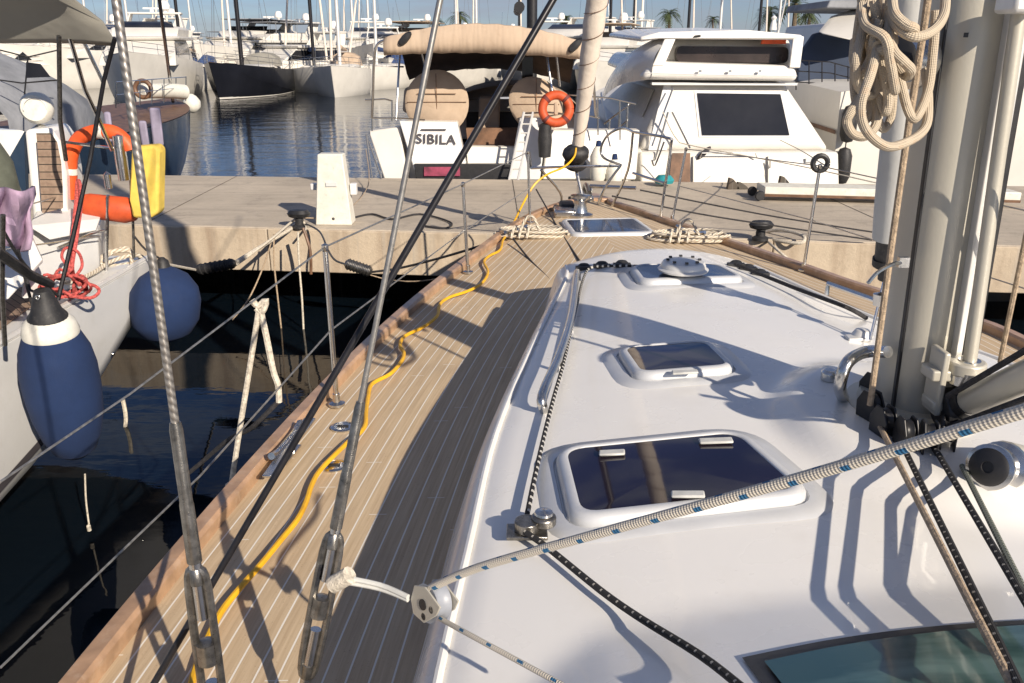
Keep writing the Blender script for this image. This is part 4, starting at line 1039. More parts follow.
cu = bpy.data.curves.new('lettering', 'FONT'); cu.body = 'SIBILA'; cu.size = .225; cu.align_x = 'CENTER'; cu.align_y = 'CENTER'; cu.extrude = .006; cu.offset = .002; cu.space_character = 1.08
tx = bpy.data.objects.new('tmp', cu); COL.objects.link(tx); bpy.context.view_layer.update()
me = bpy.data.meshes.new_from_object(tx.evaluated_get(bpy.context.evaluated_depsgraph_get())); bpy.data.objects.remove(tx)
me.materials.clear(); me.materials.append(M['ink'])
lt = bpy.data.objects.new('lettering', me); COL.objects.link(lt)
c0 = D(436, 139.5, 14.83); e1 = (D(467, 170, 14.75) - D(457, 122, 14.9)).normalized(); ex = (D(450, 139.6, 14.83) - D(420, 138.6, 14.83)).normalized(); ey = -(e1 - ex * e1.dot(ex)).normalized(); ez = ex.cross(ey)
Mx = Matrix(((ex.x, ey.x, ez.x, c0.x), (ex.y, ey.y, ez.y, c0.y - .02), (ex.z, ey.z, ez.z, c0.z), (0, 0, 0, 1)))
lt.data.transform(Mx @ Matrix.Diagonal((1.05, 1.0, 1, 1))); lt.parent = tr
m = MB().slab([D(421, 129, 14.85), D(446, 129, 14.85), D(446, 130.4, 14.85), D(421, 130.4, 14.85)], (0, -.01, 0)); obj('small_script', m, 'ink', tr)
# bimini: arched canvas with hanging front and back edges
rows = []; uvr = []
def bim(px, up):   # arch line height in px for the aft edge
    t = (px - 385) / (582 - 385); return 21 + 16 * (2 * t - 1) ** 2 + 4 * t
for (dy, dz, yy) in ((0, .55, 14.5), (0, .36, 14.45), (0, .18, 14.47), (0, .02, 14.55), (0, 0, 14.9), (0, .01, 15.6), (0, .03, 16.4), (0, .30, 17.0), (0, .62, 17.5), (0, .75, 17.9)):
    r = []
    for i in range(29):
        t = i / 28; px = 384 + 200 * t; a = D(px, bim(px, 0), 14.6); r.append(V((a.x, yy, a.z - (dz if yy > 14.56 else dz / .55 * (.28 + .18 * (1 - (2 * t - 1) ** 2))) + .008 * math.sin(i * 2.1))))
    rows.append(r)
bo = obj('bimini', MB().grid(rows[:5] + [rows[5]]), 'pleat', sib)
obj('bimini_underside_shade', MB().grid([[p + V((0, .02, -.03)) for p in r] for r in rows[4:]]), 'under_shade', bo)  # canopy underside as its own dark sheet, its shade painted in the colour
so_ = bo.modifiers.new('Solid', 'SOLIDIFY'); so_.thickness = .012
m = MB()
m.tube([D(385, 40, 14.55), D(377, 45, 14.6), D(374, 60, 14.7), D(373, 90, 14.8), D(372, 118, 14.9)], .022, 8, 4)
obj('bimini_frame', MB().tube([D(583, 45, 14.55), D(592, 70, 14.7), D(596, 118, 14.9)], .022, 8, 4), 'steel', sib)
for p in (((400, 48, 15.6), (396, 120, 15.3)), ((545, 45, 15.6), (553, 96, 15.4)), ((420, 45, 16.6), (430, 88, 16.8)), ((555, 46, 14.7), (560, 86, 15.2))): obj('bimini_pole', MB().tube([D(*p[0]), D(*p[1])], .02, 8), 'steel', sib)
obj('bimini_frame', MB().tube([D(385, 40, 14.55), D(377, 45, 14.6), D(374, 60, 14.7), D(373, 90, 14.8), D(372, 118, 14.9)], .022, 8, 4), 'steel', sib)
for px in (405, 575):
    obj('bimini_light', MB().lathe(D(px, bim(px, 0) + 7, 14.42), [(0, 0), (.09, 0), (.07, .03), (0, .04)], 12, (0, -1, 0), 1.6, .7), 'black', bo)
# sprayhood, companionway, boom and mast behind
rows = []
for yy, k in ((17.0, .9), (17.6, 1.0), (18.4, .55)):
    rows.append([V((.0 + 1.35 * math.cos(math.pi * i / 16), yy, 1.75 + .82 * k * math.sin(math.pi * i / 16) ** .7)) for i in range(17)])
obj('sprayhood', MB().grid(rows), 'canvas', sib)
obj('cabin_top', loftbox([(-1.6, 1.5, 17.3, 22, 1.45), (-1.4, 1.3, 17.4, 21.6, 1.98), (-1.2, 1.1, 17.6, 21, 2.08)]), 'gelfar', sib, bevel=.04)
obj('companionway', MB().box((-.05, 17.28, 1.62), (1.7, .06, .8)), 'black', sib)
obj('boom', MB().tube([V((.12, 14.9, 3.8)), V((.12, 19.5, 3.9))], .09, 10), 'black', sib)
quadslab([(522, 57, 16.2), (533, 57, 16.2), (533, 82, 16.2), (522, 82, 16.2)], (0, .1, 0), 'bimini_window', 'dglass', sib, 0)
mo = obj('mast', MB().tube([V((.45, 20.2, 1.8)), V((.40, 20.0, 19))], .12, 12), 'black', sib)
# twin wheels under round covers
def wheelcover(px, py, y, rx, rz_):
    c = D(px, py, y); o = obj('wheel_cover', MB().lathe(c, [(0, -.07), (.5, -.07), (.56, -.03), (.56, .03), (.5, .07), (0, .08)], 36, (0, -1, .12), rx, rz_), 'canvas', sib, ang=50)
    s_ = MB()
    for a, b in (((-.52, .02), (.52, .02)), ((0, .5), (0, -.5)), ((-.34, .16), (.34, .16)), ((-.34, -.2), (.3, -.2))):
        s_.tube([c + V((a[0] * rx, -.085, a[1] * rz_)), c + V((b[0] * rx, -.085, b[1] * rz_))], .007, 5)
    obj('seam', s_, 'brown', o)
    return o
wheelcover(437, 103, 15.5, 1.0, 1.0); wheelcover(536, 105, 15.5, .78, .92)
obj('helm_seat', MB().slab([D(404, 88, 15.9), D(432, 82, 15.9), D(432, 120, 15.7), D(402, 112, 15.7)], (0, .5, 0)), 'canvas', sib, bevel=.05)
obj('helm_seat', MB().slab([D(520, 85, 15.9), D(560, 90, 15.9), D(560, 118, 15.7), D(522, 118, 15.7)], (0, .5, 0)), 'canvas', sib, bevel=.05)
obj('table_cover', MB().slab([D(479, 97, 16.4), D(500, 97, 16.4), D(499, 130, 16.1), D(478, 130, 16.1)], (0, .5, 0)), 'canvas', sib, bevel=.04)
obj('cockpit_bench', MB().slab([D(465, 100, 17.2), D(520, 100, 17.2), D(520, 112, 17.0), D(465, 112, 17.0)], (0, .4, 0)), 'canvasd', sib, bevel=.03)
m = MB()
for pts in (((372, 118), (395, 118), (425, 120)), ((372, 100), (372, 131), (372, 131)), ((392, 100), (392, 121), (392, 121)), ((365, 100), (385, 99), (392, 101)), ((540, 118), (570, 112), (600, 118)), ((545, 96), (545, 130), (545, 130)), ((598, 96), (598, 135), (598, 135)), ((545, 96), (570, 95), (598, 97)), ((620, 100), (620, 140), (620, 140)), ((598, 97), (610, 98), (636, 104))):
    m.tube([D(x, y, 14.9) for x, y in pts], .014, 6)
obj('pushpit', m, 'steel', sib)
m = MB()
for a in ((368, 140, 384, 186), (366, 135, 372, 178)): m.tube([D(a[0], a[1], 14.9), D(a[2], a[3], 14.2)], .012, 6)
obj('boarding_ladder', m, 'wire', sib)
gl = MB()   # folded gangway with wheels standing on the right quarter
for dx in (0, 9): gl.tube([D(524 + dx, 112, 14.7), D(509 + dx, 180, 14.3)], .022, 6)
for k in range(7): gl.tube([D(524 - k * 2.1, 115 + k * 9, 14.68 - k * .05), D(533 - k * 2.1, 115 + k * 9, 14.68 - k * .05)], .014, 6)
tag(obj('gangway', gl, 'alulite'), 'folded aluminium gangway leaning upright on the right quarter of SIBILA', 'gangway')
# lifebuoy
def torus(c, R, r, ax, seg=40, a0=0, a1=2 * math.pi, sx=1, sz=1):
    ax = V(ax).normalized(); u = V((1, 0, 0)) - ax * ax.x; u.normalize(); w2 = ax.cross(u); m = MB()
    full = abs(a1 - a0) > 6.2; n = seg
    pts = [V(c) + u * math.cos(a0 + (a1 - a0) * i / n) * R * sx + w2 * math.sin(a0 + (a1 - a0) * i / n) * R * sz for i in range(n + 1)]
    m.tube(pts, r, 12); return m, u, w2
lc = D(556, 109, 14.6)
lb = thing('lifebuoy', 'round orange lifebuoy hanging on the stern rail of SIBILA', 'lifebuoy', lc)
m, u, w2 = torus(lc, .225, .075, (0, -1, .15)); obj('ring', m, 'redorange', lb)
for a in (.785, 2.356, 3.93, 5.5): obj('band', MB().tube([lc + (u * math.cos(a + d) + w2 * math.sin(a + d)) * .225 for d in (-.12, 0, .12)], .079, 12), 'redside', lb)
obj('buoy_light', MB().box(lc + V((0, .02, 0)), (.07, .07, .2)), 'canvas', lb, bevel=.02)
fn = MB().lathe(D(545, 140, 14.6), [(0, -.3), (.1, -.28), (.12, 0), (.1, .25), (0, .3)], 14); tag(obj('outboard_motor', fn, 'rubber'), 'dark outboard motor on the rail at the right quarter of SIBILA', 'outboard motor')
for i, (px, py, lab) in enumerate(((598, 165, 'white fender hanging between SIBILA and the flybridge yacht, left one'), (614, 178, 'white fender with a blue tip hanging lowest between SIBILA and the flybridge yacht'))):
    c = D(px, py, 14.6); fo = thing('fender', lab, 'fender', c, 0, 'white fenders at the right quarter of SIBILA')
    obj('fender_body', MB().lathe(c, [(0, -.34), (.08, -.32), (.13, -.22), (.14, .15), (.08, .28), (.03, .34), (0, .36)], 18), 'fwhite', fo); obj('fender_tip', MB().lathe(c, [(0, .30), (.055, .30), (.04, .40), (0, .41)], 14), 'fblue', fo)
# ------------------------------------------------------------------ flybridge yacht stern-to the quay
fy = thing('flybridge_yacht', 'white flybridge motor yacht stern-to the quay with one big dark square window', 'motor yacht', (3.75, 15.6, 0))
hull_parts(fy, 13, 4.1, 1.25, 2.2, .93, 1.6, 'gelfar', 'gelfar', None, flare=.1, trake=-.1, rail=False)
A = lambda px, py, y: D(px, py, y)
def frus(front, back): return MB().hexa([A(*p) for p in front], [A(*p) for p in back])
# main cabin, aft face nearly square to the quay, sides leaning in
cabm = MB().hexa([V((1.95, 15.6, 1.22)), V((6.05, 15.6, 1.22)), V((6.05, 24.5, 1.7)), V((1.95, 24.5, 1.7))], [V((2.75, 15.75, 2.66)), V((5.1, 15.75, 2.66)), V((4.9, 21.0, 2.66)), V((2.8, 21.0, 2.66))])
# replaced below by pixel-measured corners
fl_ = [(638, 152), (833, 152), (785, 81), (668, 81)]
front = [D(x, y, 15.55 if y > 120 else 15.8) for x, y in fl_]
back = [V((front[0].x - .25, 23.5, front[0].z + .1)), V((front[1].x - .6, 23.5, front[1].z + .1)), V((front[2].x - .3, 20.5, front[2].z)), V((front[3].x - .0, 20.5, front[3].z))]
cab = obj('cabin', MB().hexa(front, back), 'gelfar', fy); bv = cab.modifiers.new('Bevel', 'BEVEL'); bv.width = .16; bv.segments = 5
def inpanel(pts, lift, mat, nm, par, bev=.0):
    return obj(nm, MB().slab([p + V((0, -lift, 0)) for p in pts], (0, .02, 0)), mat, par, bevel=bev)
def facept(px, py):     # on the aft face of the cabin
    a, b, c = front[0], front[1], front[2]; n = (b - a).cross(c - a); r = ray(px, py); t = (a - V((0, 0, CZ))).dot(n) / r.dot(n); return V((0, 0, CZ)) + r * t
inpanel([facept(*p) for p in ((694, 91), (783, 92), (793, 137), (699, 137))], .012, 'gel2', 'window_frame', cab)
inpanel([facept(*p) for p in ((697, 93), (780, 94), (789, 135), (702, 135))], .03, 'dglass', 'aft_window', cab)
inpanel([facept(*p) for p in ((664, 84), (671, 84), (667, 150), (648, 150))], .006, 'gel2', 'corner_seam', cab)
# windows on the port side
side = MB().slab([mid(front[0], front[3], .45) + V((-.06, .8, 0)), mid(back[0], back[3], .45) + V((-.06, -1.2, 0)), mid(back[0], back[3], .85) + V((-.06, -1.2, 0)), mid(front[0], front[3], .85) + V((-.06, .8, 0))], (.02, 0, 0))
obj('side_cover', side, 'fwhite', cab)
# transom block with lockers
tb = [D(x, y, yy) for x, y, yy in ((640, 152, 15.35), (835, 152, 15.35), (838, 192, 15.2), (640, 192, 15.2))]
tb[1].x = front[1].x + .03; tb[2].x = tb[1].x + .05
t0 = obj('transom', MB().slab(tb, (0, .9, 0)), 'gelfar', fy, bevel=.05)
t1m = MB()
for x0, x1 in ((693, 762), (768, 828)):
    t1m.slab([D(x0, 156, 15.28), D(x1, 156, 15.28), D(x1 + 4, 186, 15.14), D(x0, 186, 15.14)], (0, .03, 0))
obj('locker_door', t1m, 'gelfar', t0, bevel=.01)
obj('door_opening', MB().slab([D(672, 153, 15.3), D(690, 153, 15.3), D(690, 190, 15.2), D(668, 190, 15.2)], (0, -.02, 0)), 'brown', t0)
obj('swim_platform', MB().slab([V((tb[0].x, 14.6, .72)), V((tb[1].x, 14.5, .72)), V((tb[1].x, 15.6, .72)), V((tb[0].x, 15.6, .72))], (0, 0, .12)), 'gelfar', fy, bevel=.04)
# sloping port bulwark running forward
obj('bulwark', MB().hexa([D(612, 150, 15.9), D(642, 150, 15.4), D(642, 192, 15.3), D(618, 192, 15.6)], [D(600, 92, 24), D(618, 86, 24), D(618, 120, 24), D(602, 120, 24)]), 'gelfar', fy, bevel=.04)
# flybridge coaming, dark opening and hardtop
cm_ = [D(652, 62, 15.5), D(797, 66, 15.5), D(800, 82, 15.5), D(640, 80, 15.5)]
fb_ = obj('flybridge', MB().hexa(cm_, [c + V((-.15, 4.6, .15)) for c in cm_]), 'gel', fy); bv = fb_.modifiers.new('Bevel', 'BEVEL'); bv.width = .13; bv.segments = 5
rb_ = [D(677, 46, 15.9), D(789, 47, 15.9), D(788, 63, 15.9), D(676, 62, 15.9)]
obj('dark_opening', MB().slab(rounded([p for p in rb_], .1, 4), (0, .3, 0)), 'darkbrown', fb_)
sb_ = [D(660, 38, 16.1), D(792, 38, 16.1), D(795, 68, 16.1), D(655, 66, 16.1)]
obj('screen', MB().hexa(sb_, [c + V((0, 2.6, -.1)) for c in sb_]), 'gelfar', fb_, bevel=.12)
ht = [D(640, 37, 15.6), D(660, 32, 15.5), D(748, 30, 15.45), D(803, 35, 15.5), D(803, 40, 15.5), D(660, 39, 15.5), D(640, 42, 15.6)]
ho = obj('hardtop', MB().slab(ht, (-.2, 3.2, .1)), 'gel', fb_); bv = ho.modifiers.new('Bevel', 'BEVEL'); bv.width = .06; bv.segments = 4
for k, px in enumerate((690, 715, 740, 765)): obj('top_vent', MB().box(D(px, 33, 16.2), (.22, .3, .02)), 'gel2', ho)
lg = MB().hexa([D(793, 38, 15.5), D(804, 36, 15.5), D(800, 68, 15.5), D(789, 68, 15.5)], [D(793, 38, 16.0), D(804, 36, 16.0), D(800, 68, 16.0), D(789, 68, 16.0)])
obj('hardtop_leg', lg, 'gel', fb_, bevel=.02); lg = MB().hexa([D(665, 38, 15.5), D(676, 38, 15.5), D(664, 66, 15.5), D(652, 66, 15.5)], [D(663, 38, 16.3), D(674, 38, 16.3), D(662, 66, 16.3), D(650, 66, 16.3)])
obj('hardtop_leg', lg, 'gel', fb_, bevel=.02)
tl = [(678, 36, 15.6), (664, 36, 15.9), (650, 40, 16.6), (640, 48, 17.8), (634, 58, 19.5)]
bl_ = [(652, 80, 15.5), (636, 81, 15.9), (620, 84, 16.6), (608, 92, 17.8), (602, 100, 19.5)]
rows = []
for k in range(9):
    u = k / 8; rows.append([mid(D(*a), D(*b), u) + V((-.16 * math.sin(math.pi * u), -.1 * math.sin(math.pi * u), .10 * math.sin(math.pi * u))) for a, b in zip(tl, bl_)])
ff_ = obj('forward_fairing', MB().grid(rows), 'gel', fb_, ang=80); sm_ = ff_.modifiers.new('Subsurf', 'SUBSURF'); sm_.levels = 1; sm_.render_levels = 2
obj('fairing_line', MB().tube([D(640, 52, 16.9), D(655, 42, 16.6), D(700, 36, 15.4)], .02, 8, 4), 'black', fb_)
obj('seat_panel', MB().slab([D(764, 37.5, 15.7), D(786, 38, 15.7), D(786, 44, 15.7), D(762, 44, 15.7)], (0, .1, 0)), 'orange', fb_)
obj('navigation_light', MB().lathe(D(773, 30, 15.6), [(0, 0), (.06, 0), (.05, .1), (.03, .16), (.05, .2), (0, .24)], 12), 'gel', fb_)

obj('aerial', MB().tube([D(779, 30, 15.7), D(788, -10, 15.7)], .012, 6), 'alulite', fb_)
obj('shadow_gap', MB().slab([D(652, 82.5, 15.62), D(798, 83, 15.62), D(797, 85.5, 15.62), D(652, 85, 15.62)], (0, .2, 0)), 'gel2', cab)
obj('roof_seam', MB().tube([D(645, 73, 15.42), D(720, 75, 15.40), D(797, 76, 15.42)], .008, 5), 'gel2', fb_)
for px in (700, 730, 760): obj('coaming_clip', MB().box(D(px, 71, 15.43), (.05, .03, .03)), 'steel', fb_)

obj('transom_rail', MB().tube([D(700, 158, 15.2), D(702, 153, 15.15), D(755, 153, 15.15), D(757, 158, 15.2)], .012, 6), 'steel', t0)
obj('door_handle', MB().tube([D(770, 160, 15.2), D(770, 168, 15.2)], .012, 6), 'steel', t0)
obj('vent_grille', MB().box(D(812, 160, 15.22), (.22, .02, .08)), 'gel2', t0)
obj('scupper', MB().lathe(D(704, 153, 15.25), [(0, 0), (.16, 0), (.1, .05), (0, .05)], 16, (0, -1, 0), 1, .3), 'ink', t0)
obj('hand_rail', MB().tube([D(652, 146, 15.3), D(664, 112, 15.4), D(673, 88, 15.6)], .014, 6), 'steel', cab)
# stern lines and rails of the flybridge yacht
m = MB()
for a in (((610, 120), (606, 150)), ((620, 110), (618, 148)), ((628, 104), (626, 140)), ((604, 124), (630, 104)), ((604, 140), (628, 120)), ((668, 112), (655, 160)), ((672, 112), (690, 148))): m.tube([D(a[0][0], a[0][1], 15.3), D(a[1][0], a[1][1], 15.3)], .016, 6)
obj('side_rail', m, 'steel', fy)
rope('mooring_line', 'thin line crossing before the flybridge yacht down to the right quay side', 'rope', [D(663, 112, 15.0), D(676, 138, 14.6), D(694, 146, 14.4), D(800, 166, 13.2), D(890, 186, 12)], .009, 'ropew')
# ------------------------------------------------------------------ big yacht at the far right
by = thing('large_yacht', 'tall white motor yacht at the right edge with navy blue covered windscreen', 'motor yacht', (9.0, 18, 0))
m = MB(); hp = []
hy_ = [17.2, 19, 22, 26, 30, 34]
rings = []
xw = lambda y: 6.55 + max(0, (y - 22)) * .06
for y in hy_:
    x0 = xw(y); zt = 2.35 + (y - 17) * .03
    rings.append([V((x0, y, -.3)), V((x0 - .12, y, .6)), V((x0 - .15, y, zt)), V((x0 + .25, y, zt + .06)), V((x0 + 5, y, zt + .06)), V((x0 + 5, y, -.3))])
obj('hull', MB().loft(rings), 'gelfar', by, ang=35)
m = MB().grid([[V((xw(y) - .17, y, 1.55 + (y - 17) * .02)), V((xw(y) - .172, y, 1.63 + (y - 17) * .02))] for y in hy_]); obj('rubbing_strake', m, 'brown', by)
sup = [D(806, 95, 20), D(960, 95, 20), D(960, 18, 21), D(858, 20, 21.5)]
sup[0].x = 7.6
su = obj('superstructure', MB().hexa(sup, [p + V((.4, 7, 0)) for p in sup]), 'gelfar', by, bevel=.12)
wsn = [D(797, 86, 19.9), D(870, 86, 19.8), D(874, 30, 20.4), D(846, 26, 20.8), D(815, 34, 20.6), D(800, 56, 20.2)]
obj('windscreen_cover', MB().slab(wsn, (0, .25, .0)), 'navycloth', su, bevel=.03)
obj('brow', MB().slab([D(822, 34, 19.6), D(850, 40, 19.2), D(900, 30, 19.4), D(900, 14, 20), D(860, 10, 20.4), D(835, 18, 20.2)], (0, .3, .05)), 'gelfar', su, bevel=.04)
obj('upper_deck', MB().slab([D(826, 8, 20), D(930, 10, 20), D(930, -2, 20), D(830, 0, 20)], (0, 3, 0)), 'tent', su, bevel=.03)
m = MB()
for k in range(7):
    x = 796 + k * 13; m.tube([D(x, 90 + k * .5, 19.2), D(x, 58 + k * 2, 19.3)], .014, 6)
for dz in (0, 11, 22): m.tube([D(796, 60 + dz, 19.3), D(830, 62 + dz, 19.3), D(880, 76 + dz * .8, 19.3)], .012, 6)
obj('bow_rail', m, 'blackrod', by)
for px, py, lab in ((849, 124, 'upper black fender on the white hull of the tall right yacht'), (843, 166, 'lower black fender on the white hull of the tall right yacht')):
    x = xw(18) - .35; c = XP(px, py, x) if False else D(px, py, 17.0)
    tag(obj('fender', MB().lathe(c, [(0, -.36), (.1, -.33), (.15, -.2), (.15, .2), (.1, .33), (0, .37)], 18).tube([c + V((0, 0, .35)), c + V((.05, .1, 1.1))], .012, 6), 'rubber'), lab, 'fender', 'black fenders of the tall right yacht')
bm_ = MB().tube([D(880, 112, 18), D(868, 158, 18)], .012, 6); obj('fender_line', bm_, 'ropeb', by)

# ------------------------------------------------------------------ navy boat under grey cover, left, beyond the quay
nb = thing('covered_boat', 'navy hulled sailing boat under a grey tarpaulin beyond the quay on the left', 'sailing boat', (-9.9, 15.2, 0), 0)
hull_parts(nb, 10.5, 3.9, 1.45, 1.75, .85, 1.2, 'navy', 'brown', ('gelfar', (.02, .1)), rail=False, trake=0)
rows = []
for yy, zt, hw in ((13.9, 3.1, 1.9), (15.5, 3.35, 2.15), (16.6, 3.1, 1.9), (17.6, 2.6, 1.7), (18.1, 1.9, 1.5)):
    rows.append([V((-9.85 + hw * sx, yy, 1.62 + (zt - 1.62) * k)) for sx, k in ((-1, 0), (-1, .35), (-.8, .62), (-.45, .86), (0, 1), (.45, .86), (.8, .60), (.97, .33), (.97, 0))])
tarp = obj('tarpaulin', MB().grid(rows), 'tent', nb, world=True)
tarp.parent = None; tarp.parent = nb; tarp.matrix_parent_inverse = Matrix.Translation(-nb.location)
obj('tent_window', MB().slab([D(26, 78, 13.75), D(50, 77, 13.75), D(40, 64, 13.8), D(26, 62, 13.8)], (0, .02, 0)), 'dglass', tarp)
seam = MB()
for a in (((0, 50, 13.8), (28, 57, 13.8), (58, 50, 14)), ((0, 80, 13.8), (22, 83, 13.8), (58, 80, 13.9)), ((28, 57, 13.8), (24, 100, 13.8), (24, 118, 13.8))): seam.tube([D(*p) for p in a], .012, 5)
obj('tarp_seam', seam, 'black', tarp)
rr = thing('life_raft_roll', 'cream rolled dinghy on the foredeck of the navy hulled boat', 'dinghy', D(164, 92, 24))
obj('tube_body', MB().tube([D(140, 92, 22.5), D(150, 91, 22.8), D(172, 91, 23.6), D(184, 92, 24)], [.18, .28, .28, .2], 16, 3), 'fwhite', rr)
m, u, w2 = torus(D(143, 89, 22.2), .2, .055, (0, -1, .1)); tag(obj('ring_buoy', m, 'brown'), 'brown ring buoy on the foredeck rail of the navy hulled boat', 'lifebuoy')
m = MB()
for px in (116, 128, 140, 152, 164, 176, 186): m.tube([D(px, 108 - (px - 116) * .1, 19 + (px - 116) * .08), D(px, 82 - (px - 116) * .08, 19 + (px - 116) * .08)], .014, 6)
m.tube([D(116, 82, 19), D(186, 77, 24.6)], .012, 6); m.tube([D(116, 95, 19), D(186, 87, 24.6)], .008, 6)
m.tube([D(158, -10, 22), D(173, 102, 24)], .045, 8)
obj('guard_rail', m, 'steel', nb)
c = D(192, 104, 24.8)
tag(obj('ball_fender', MB().lathe(c, [(0, -.25), (.14, -.21), (.235, -.08), (.235, .08), (.14, .21), (.05, .27), (0, .28)], 20), 'fwhite'), 'round cream ball fender hanging at the bow of the navy hulled boat', 'fender')
for i, (x0, y0, x1, y1, yy, lab) in enumerate(((103, 112, 112, 142, 16.2, 'lilac grey flat fender nearest the stern of the navy hull'), (138, 121, 148, 148, 18.2, 'middle lilac grey flat fender on the navy hull'), (149, 108, 162, 146, 18.9, 'tallest lilac grey flat fender on the navy hull, nearest its bow'))):
    tag(obj('flat_fender', MB().slab([D(x0, y0, yy), D(x1 - 2, y0, yy), D(x1 + 2, y1, yy), D(x0 + 4, y1 + .5, yy)], (-.05, .14, 0)), 'lilac', bevel=.04), lab, 'fender', 'lilac grey fenders on the navy hull')
# ================================================================== NEIGHBOUR YACHT (left foreground)
ny = thing('cruising_yacht', 'white cruising yacht moored alongside on the left with teak slatted seat and taupe bimini', 'sailing yacht', (-4.6, 4, 0))
DZ = 1.40; HX = -3.22
rings = []
for y, zb, ins in ((7.55, 1.12, .05), (7.45, .98, .0), (7.0, .86, 0), (6.2, .60, 0), (5.2, .42, 0), (4.2, .30, 0), (2, .1, 0), (-1, -.1, .1), (-4, -.1, .5)):
    x = HX - ins; rings.append([V((x, y, DZ)), V((x, y, DZ - .28)), V((x - .01, y, zb + .22)), V((x - .06, y, zb + .07)), V((x - .25, y, zb - .06)), V((x - 1.0, y, zb - .3)), V((x - 2.6, y, zb - .3)), V((x - 3.6, y, zb + .1)), V((x - 3.8, y, DZ))])
obj('hull', MB().loft(rings), 'gel2', ny, ang=40)
obj('deck', MB().add([(HX - .003, 7.53, DZ + .004), (HX - .1, -4, DZ + .004), (HX - 3.6, -4, DZ + .004), (HX - 3.6, 7.53, DZ + .004)], [(0, 1, 2, 3)]), 'gel2', ny)
tkd = MB().slab([P(0, 330, DZ + .01), P(46, 296, DZ + .01), P(34, 286, DZ + .01), P(-40, 300, DZ + .01), P(-60, 370, DZ + .01)], (0, 0, .012)); obj('side_deck_teak', tkd, 'slat', ny)
obj('toe_rail', MB().tube([V((HX - .03, 7.4, DZ + .02)), V((HX - .03, 3, DZ + .02)), V((HX - .1, -3, DZ + .02))], .022, 8), 'alulite', ny)
obj('waterline_stripe', MB().slab([V((HX + .004, 5.3, .62)), V((HX + .004, 6.1, .78)), V((HX + .004, 4.0, .5)), V((HX + .004, 2.0, .32)), V((HX + .004, 2.0, .2))], (-.004, 0, 0)), 'ink', ny)
obj('through_hull', MB().lathe(XP(113, 354, HX + .0), [(0, 0), (.018, 0), (.012, .01), (0, .01)], 12, (1, 0, 0)), 'steel', ny)
# white moulded seat back with teak slats, coaming and locker
m = MB().slab([D(24, 130, 6.9), D(50, 128, 6.95), D(60, 142, 7.0), D(66, 175, 7.0), D(68, 232, 7.0), D(34, 232, 6.9)], (-.1, .5, 0))
sbk = obj('seat_moulding', m, 'gel', ny, bevel=.03)
pts = [D(37, 133, 6.8), D(52, 133, 6.8), D(58, 142, 6.8), D(62, 162, 6.8), D(63.5, 186, 6.8), D(64, 208, 6.8), D(43, 213, 6.8)]
ms = MB(); c = sum(pts, V()) / len(pts)
us = [((p.x - c.x) + .5, (p.z - c.z) * 1.0 + .5) for p in pts]
ms.add([p + V((.0, -.012, 0)) for p in pts], [tuple(range(len(pts)))], [us]); obj('teak_slats', ms, 'slat', sbk, smooth=False)
obj('locker', MB().slab([D(30, 232, 6.4), D(98, 228, 7.0), D(100, 268, 7.0), D(60, 296, 6.2), D(20, 300, 5.8)], (-.3, .8, 0)), 'gel2', ny, bevel=.02)
obj('locker_lid', MB().slab([D(28, 226, 6.3), D(100, 219, 6.95), D(96, 231, 6.9), D(50, 240, 6.3)], (-.2, .5, .02)), 'nonskid', ny, bevel=.01)
obj('coaming', MB().slab([D(-20, 240, 5.6), D(30, 226, 6.0), D(46, 262, 5.9), D(10, 300, 5.3), D(-40, 310, 5.1)], (-.5, .2, 0)), 'gel', ny, bevel=.03)
obj('stern_bulwark', MB().slab([D(0, 130, 7.3), D(26, 130, 7.3), D(30, 225, 7.1), D(0, 225, 7.1)], (-.5, .3, 0)), 'gel', ny, bevel=.02)
obj('dark_recess', MB().slab([D(8, 160, 7.0), D(24, 132, 7.0), D(26, 200, 6.95), D(14, 200, 6.9)], (0, .05, 0)), 'navy', ny)
# bimini
rows = []
for yy, zo, xe in ((6.45, -.03, -2.84), (6.40, .0, -2.80), (6.33, .14, -2.83), (6.15, .32, -2.95), (5.7, .50, -3.1), (5.0, .60, -3.2), (4.0, .66, -3.25), (2.6, .66, -3.25)):
    rows.append([V((xe - .02 - 3.9 * t, yy, 3.235 + zo * (1 if t > .04 else .9) + .05 * math.sin(math.pi * min(1, t + .02)) + .01 * math.sin(t * 20))) for t in [i / 18 for i in range(19)]])
bi = obj('bimini', MB().grid(rows), 'canvasd', ny); mo_ = bi.modifiers.new('Solid', 'SOLIDIFY'); mo_.thickness = .014
def rod(pts, r=.0125, mat='steel', nm='bimini_pole', par=ny, sm=0): return obj(nm, MB().tube([D(*p) for p in pts], r, 8, sm), mat, par)
rod([(59, 36, 5.9), (60, 120, 6.1), (66, 160, 6.3)], .016, 'bronze'); rod([(115, 38, 6.0), (104, 80, 6.1), (90, 160, 6.0), (74, 232, 5.9), (58, 300, 5.75)], .0155, 'blackrod')
rod([(70, 38, 6.4), (85, 90, 6.6), (100, 122, 6.8), (112, 150, 7)], .016); rod([(82, 38, 6.5), (104, 84, 6.6)], .014)
rod([(0, 225, 4.6), (25, 265, 5.0), (58, 296, 5.6)], .010, 'ropeb', 'guard_wire', ny, 5); rod([(-5, 250, 4.4), (30, 275, 4.8), (50, 284, 5.2)], .030, 'rubber', 'boom_strut')
rod([(3, 215, 4.5), (2, 290, 4.6), (5, 345, 4.7)], .014, 'bronze', 'stanchion')
rod([(18, 250, 5.0), (28, 290, 5.1), (38, 325, 5.2)], .010, 'ropeb', 'fender_lashing')
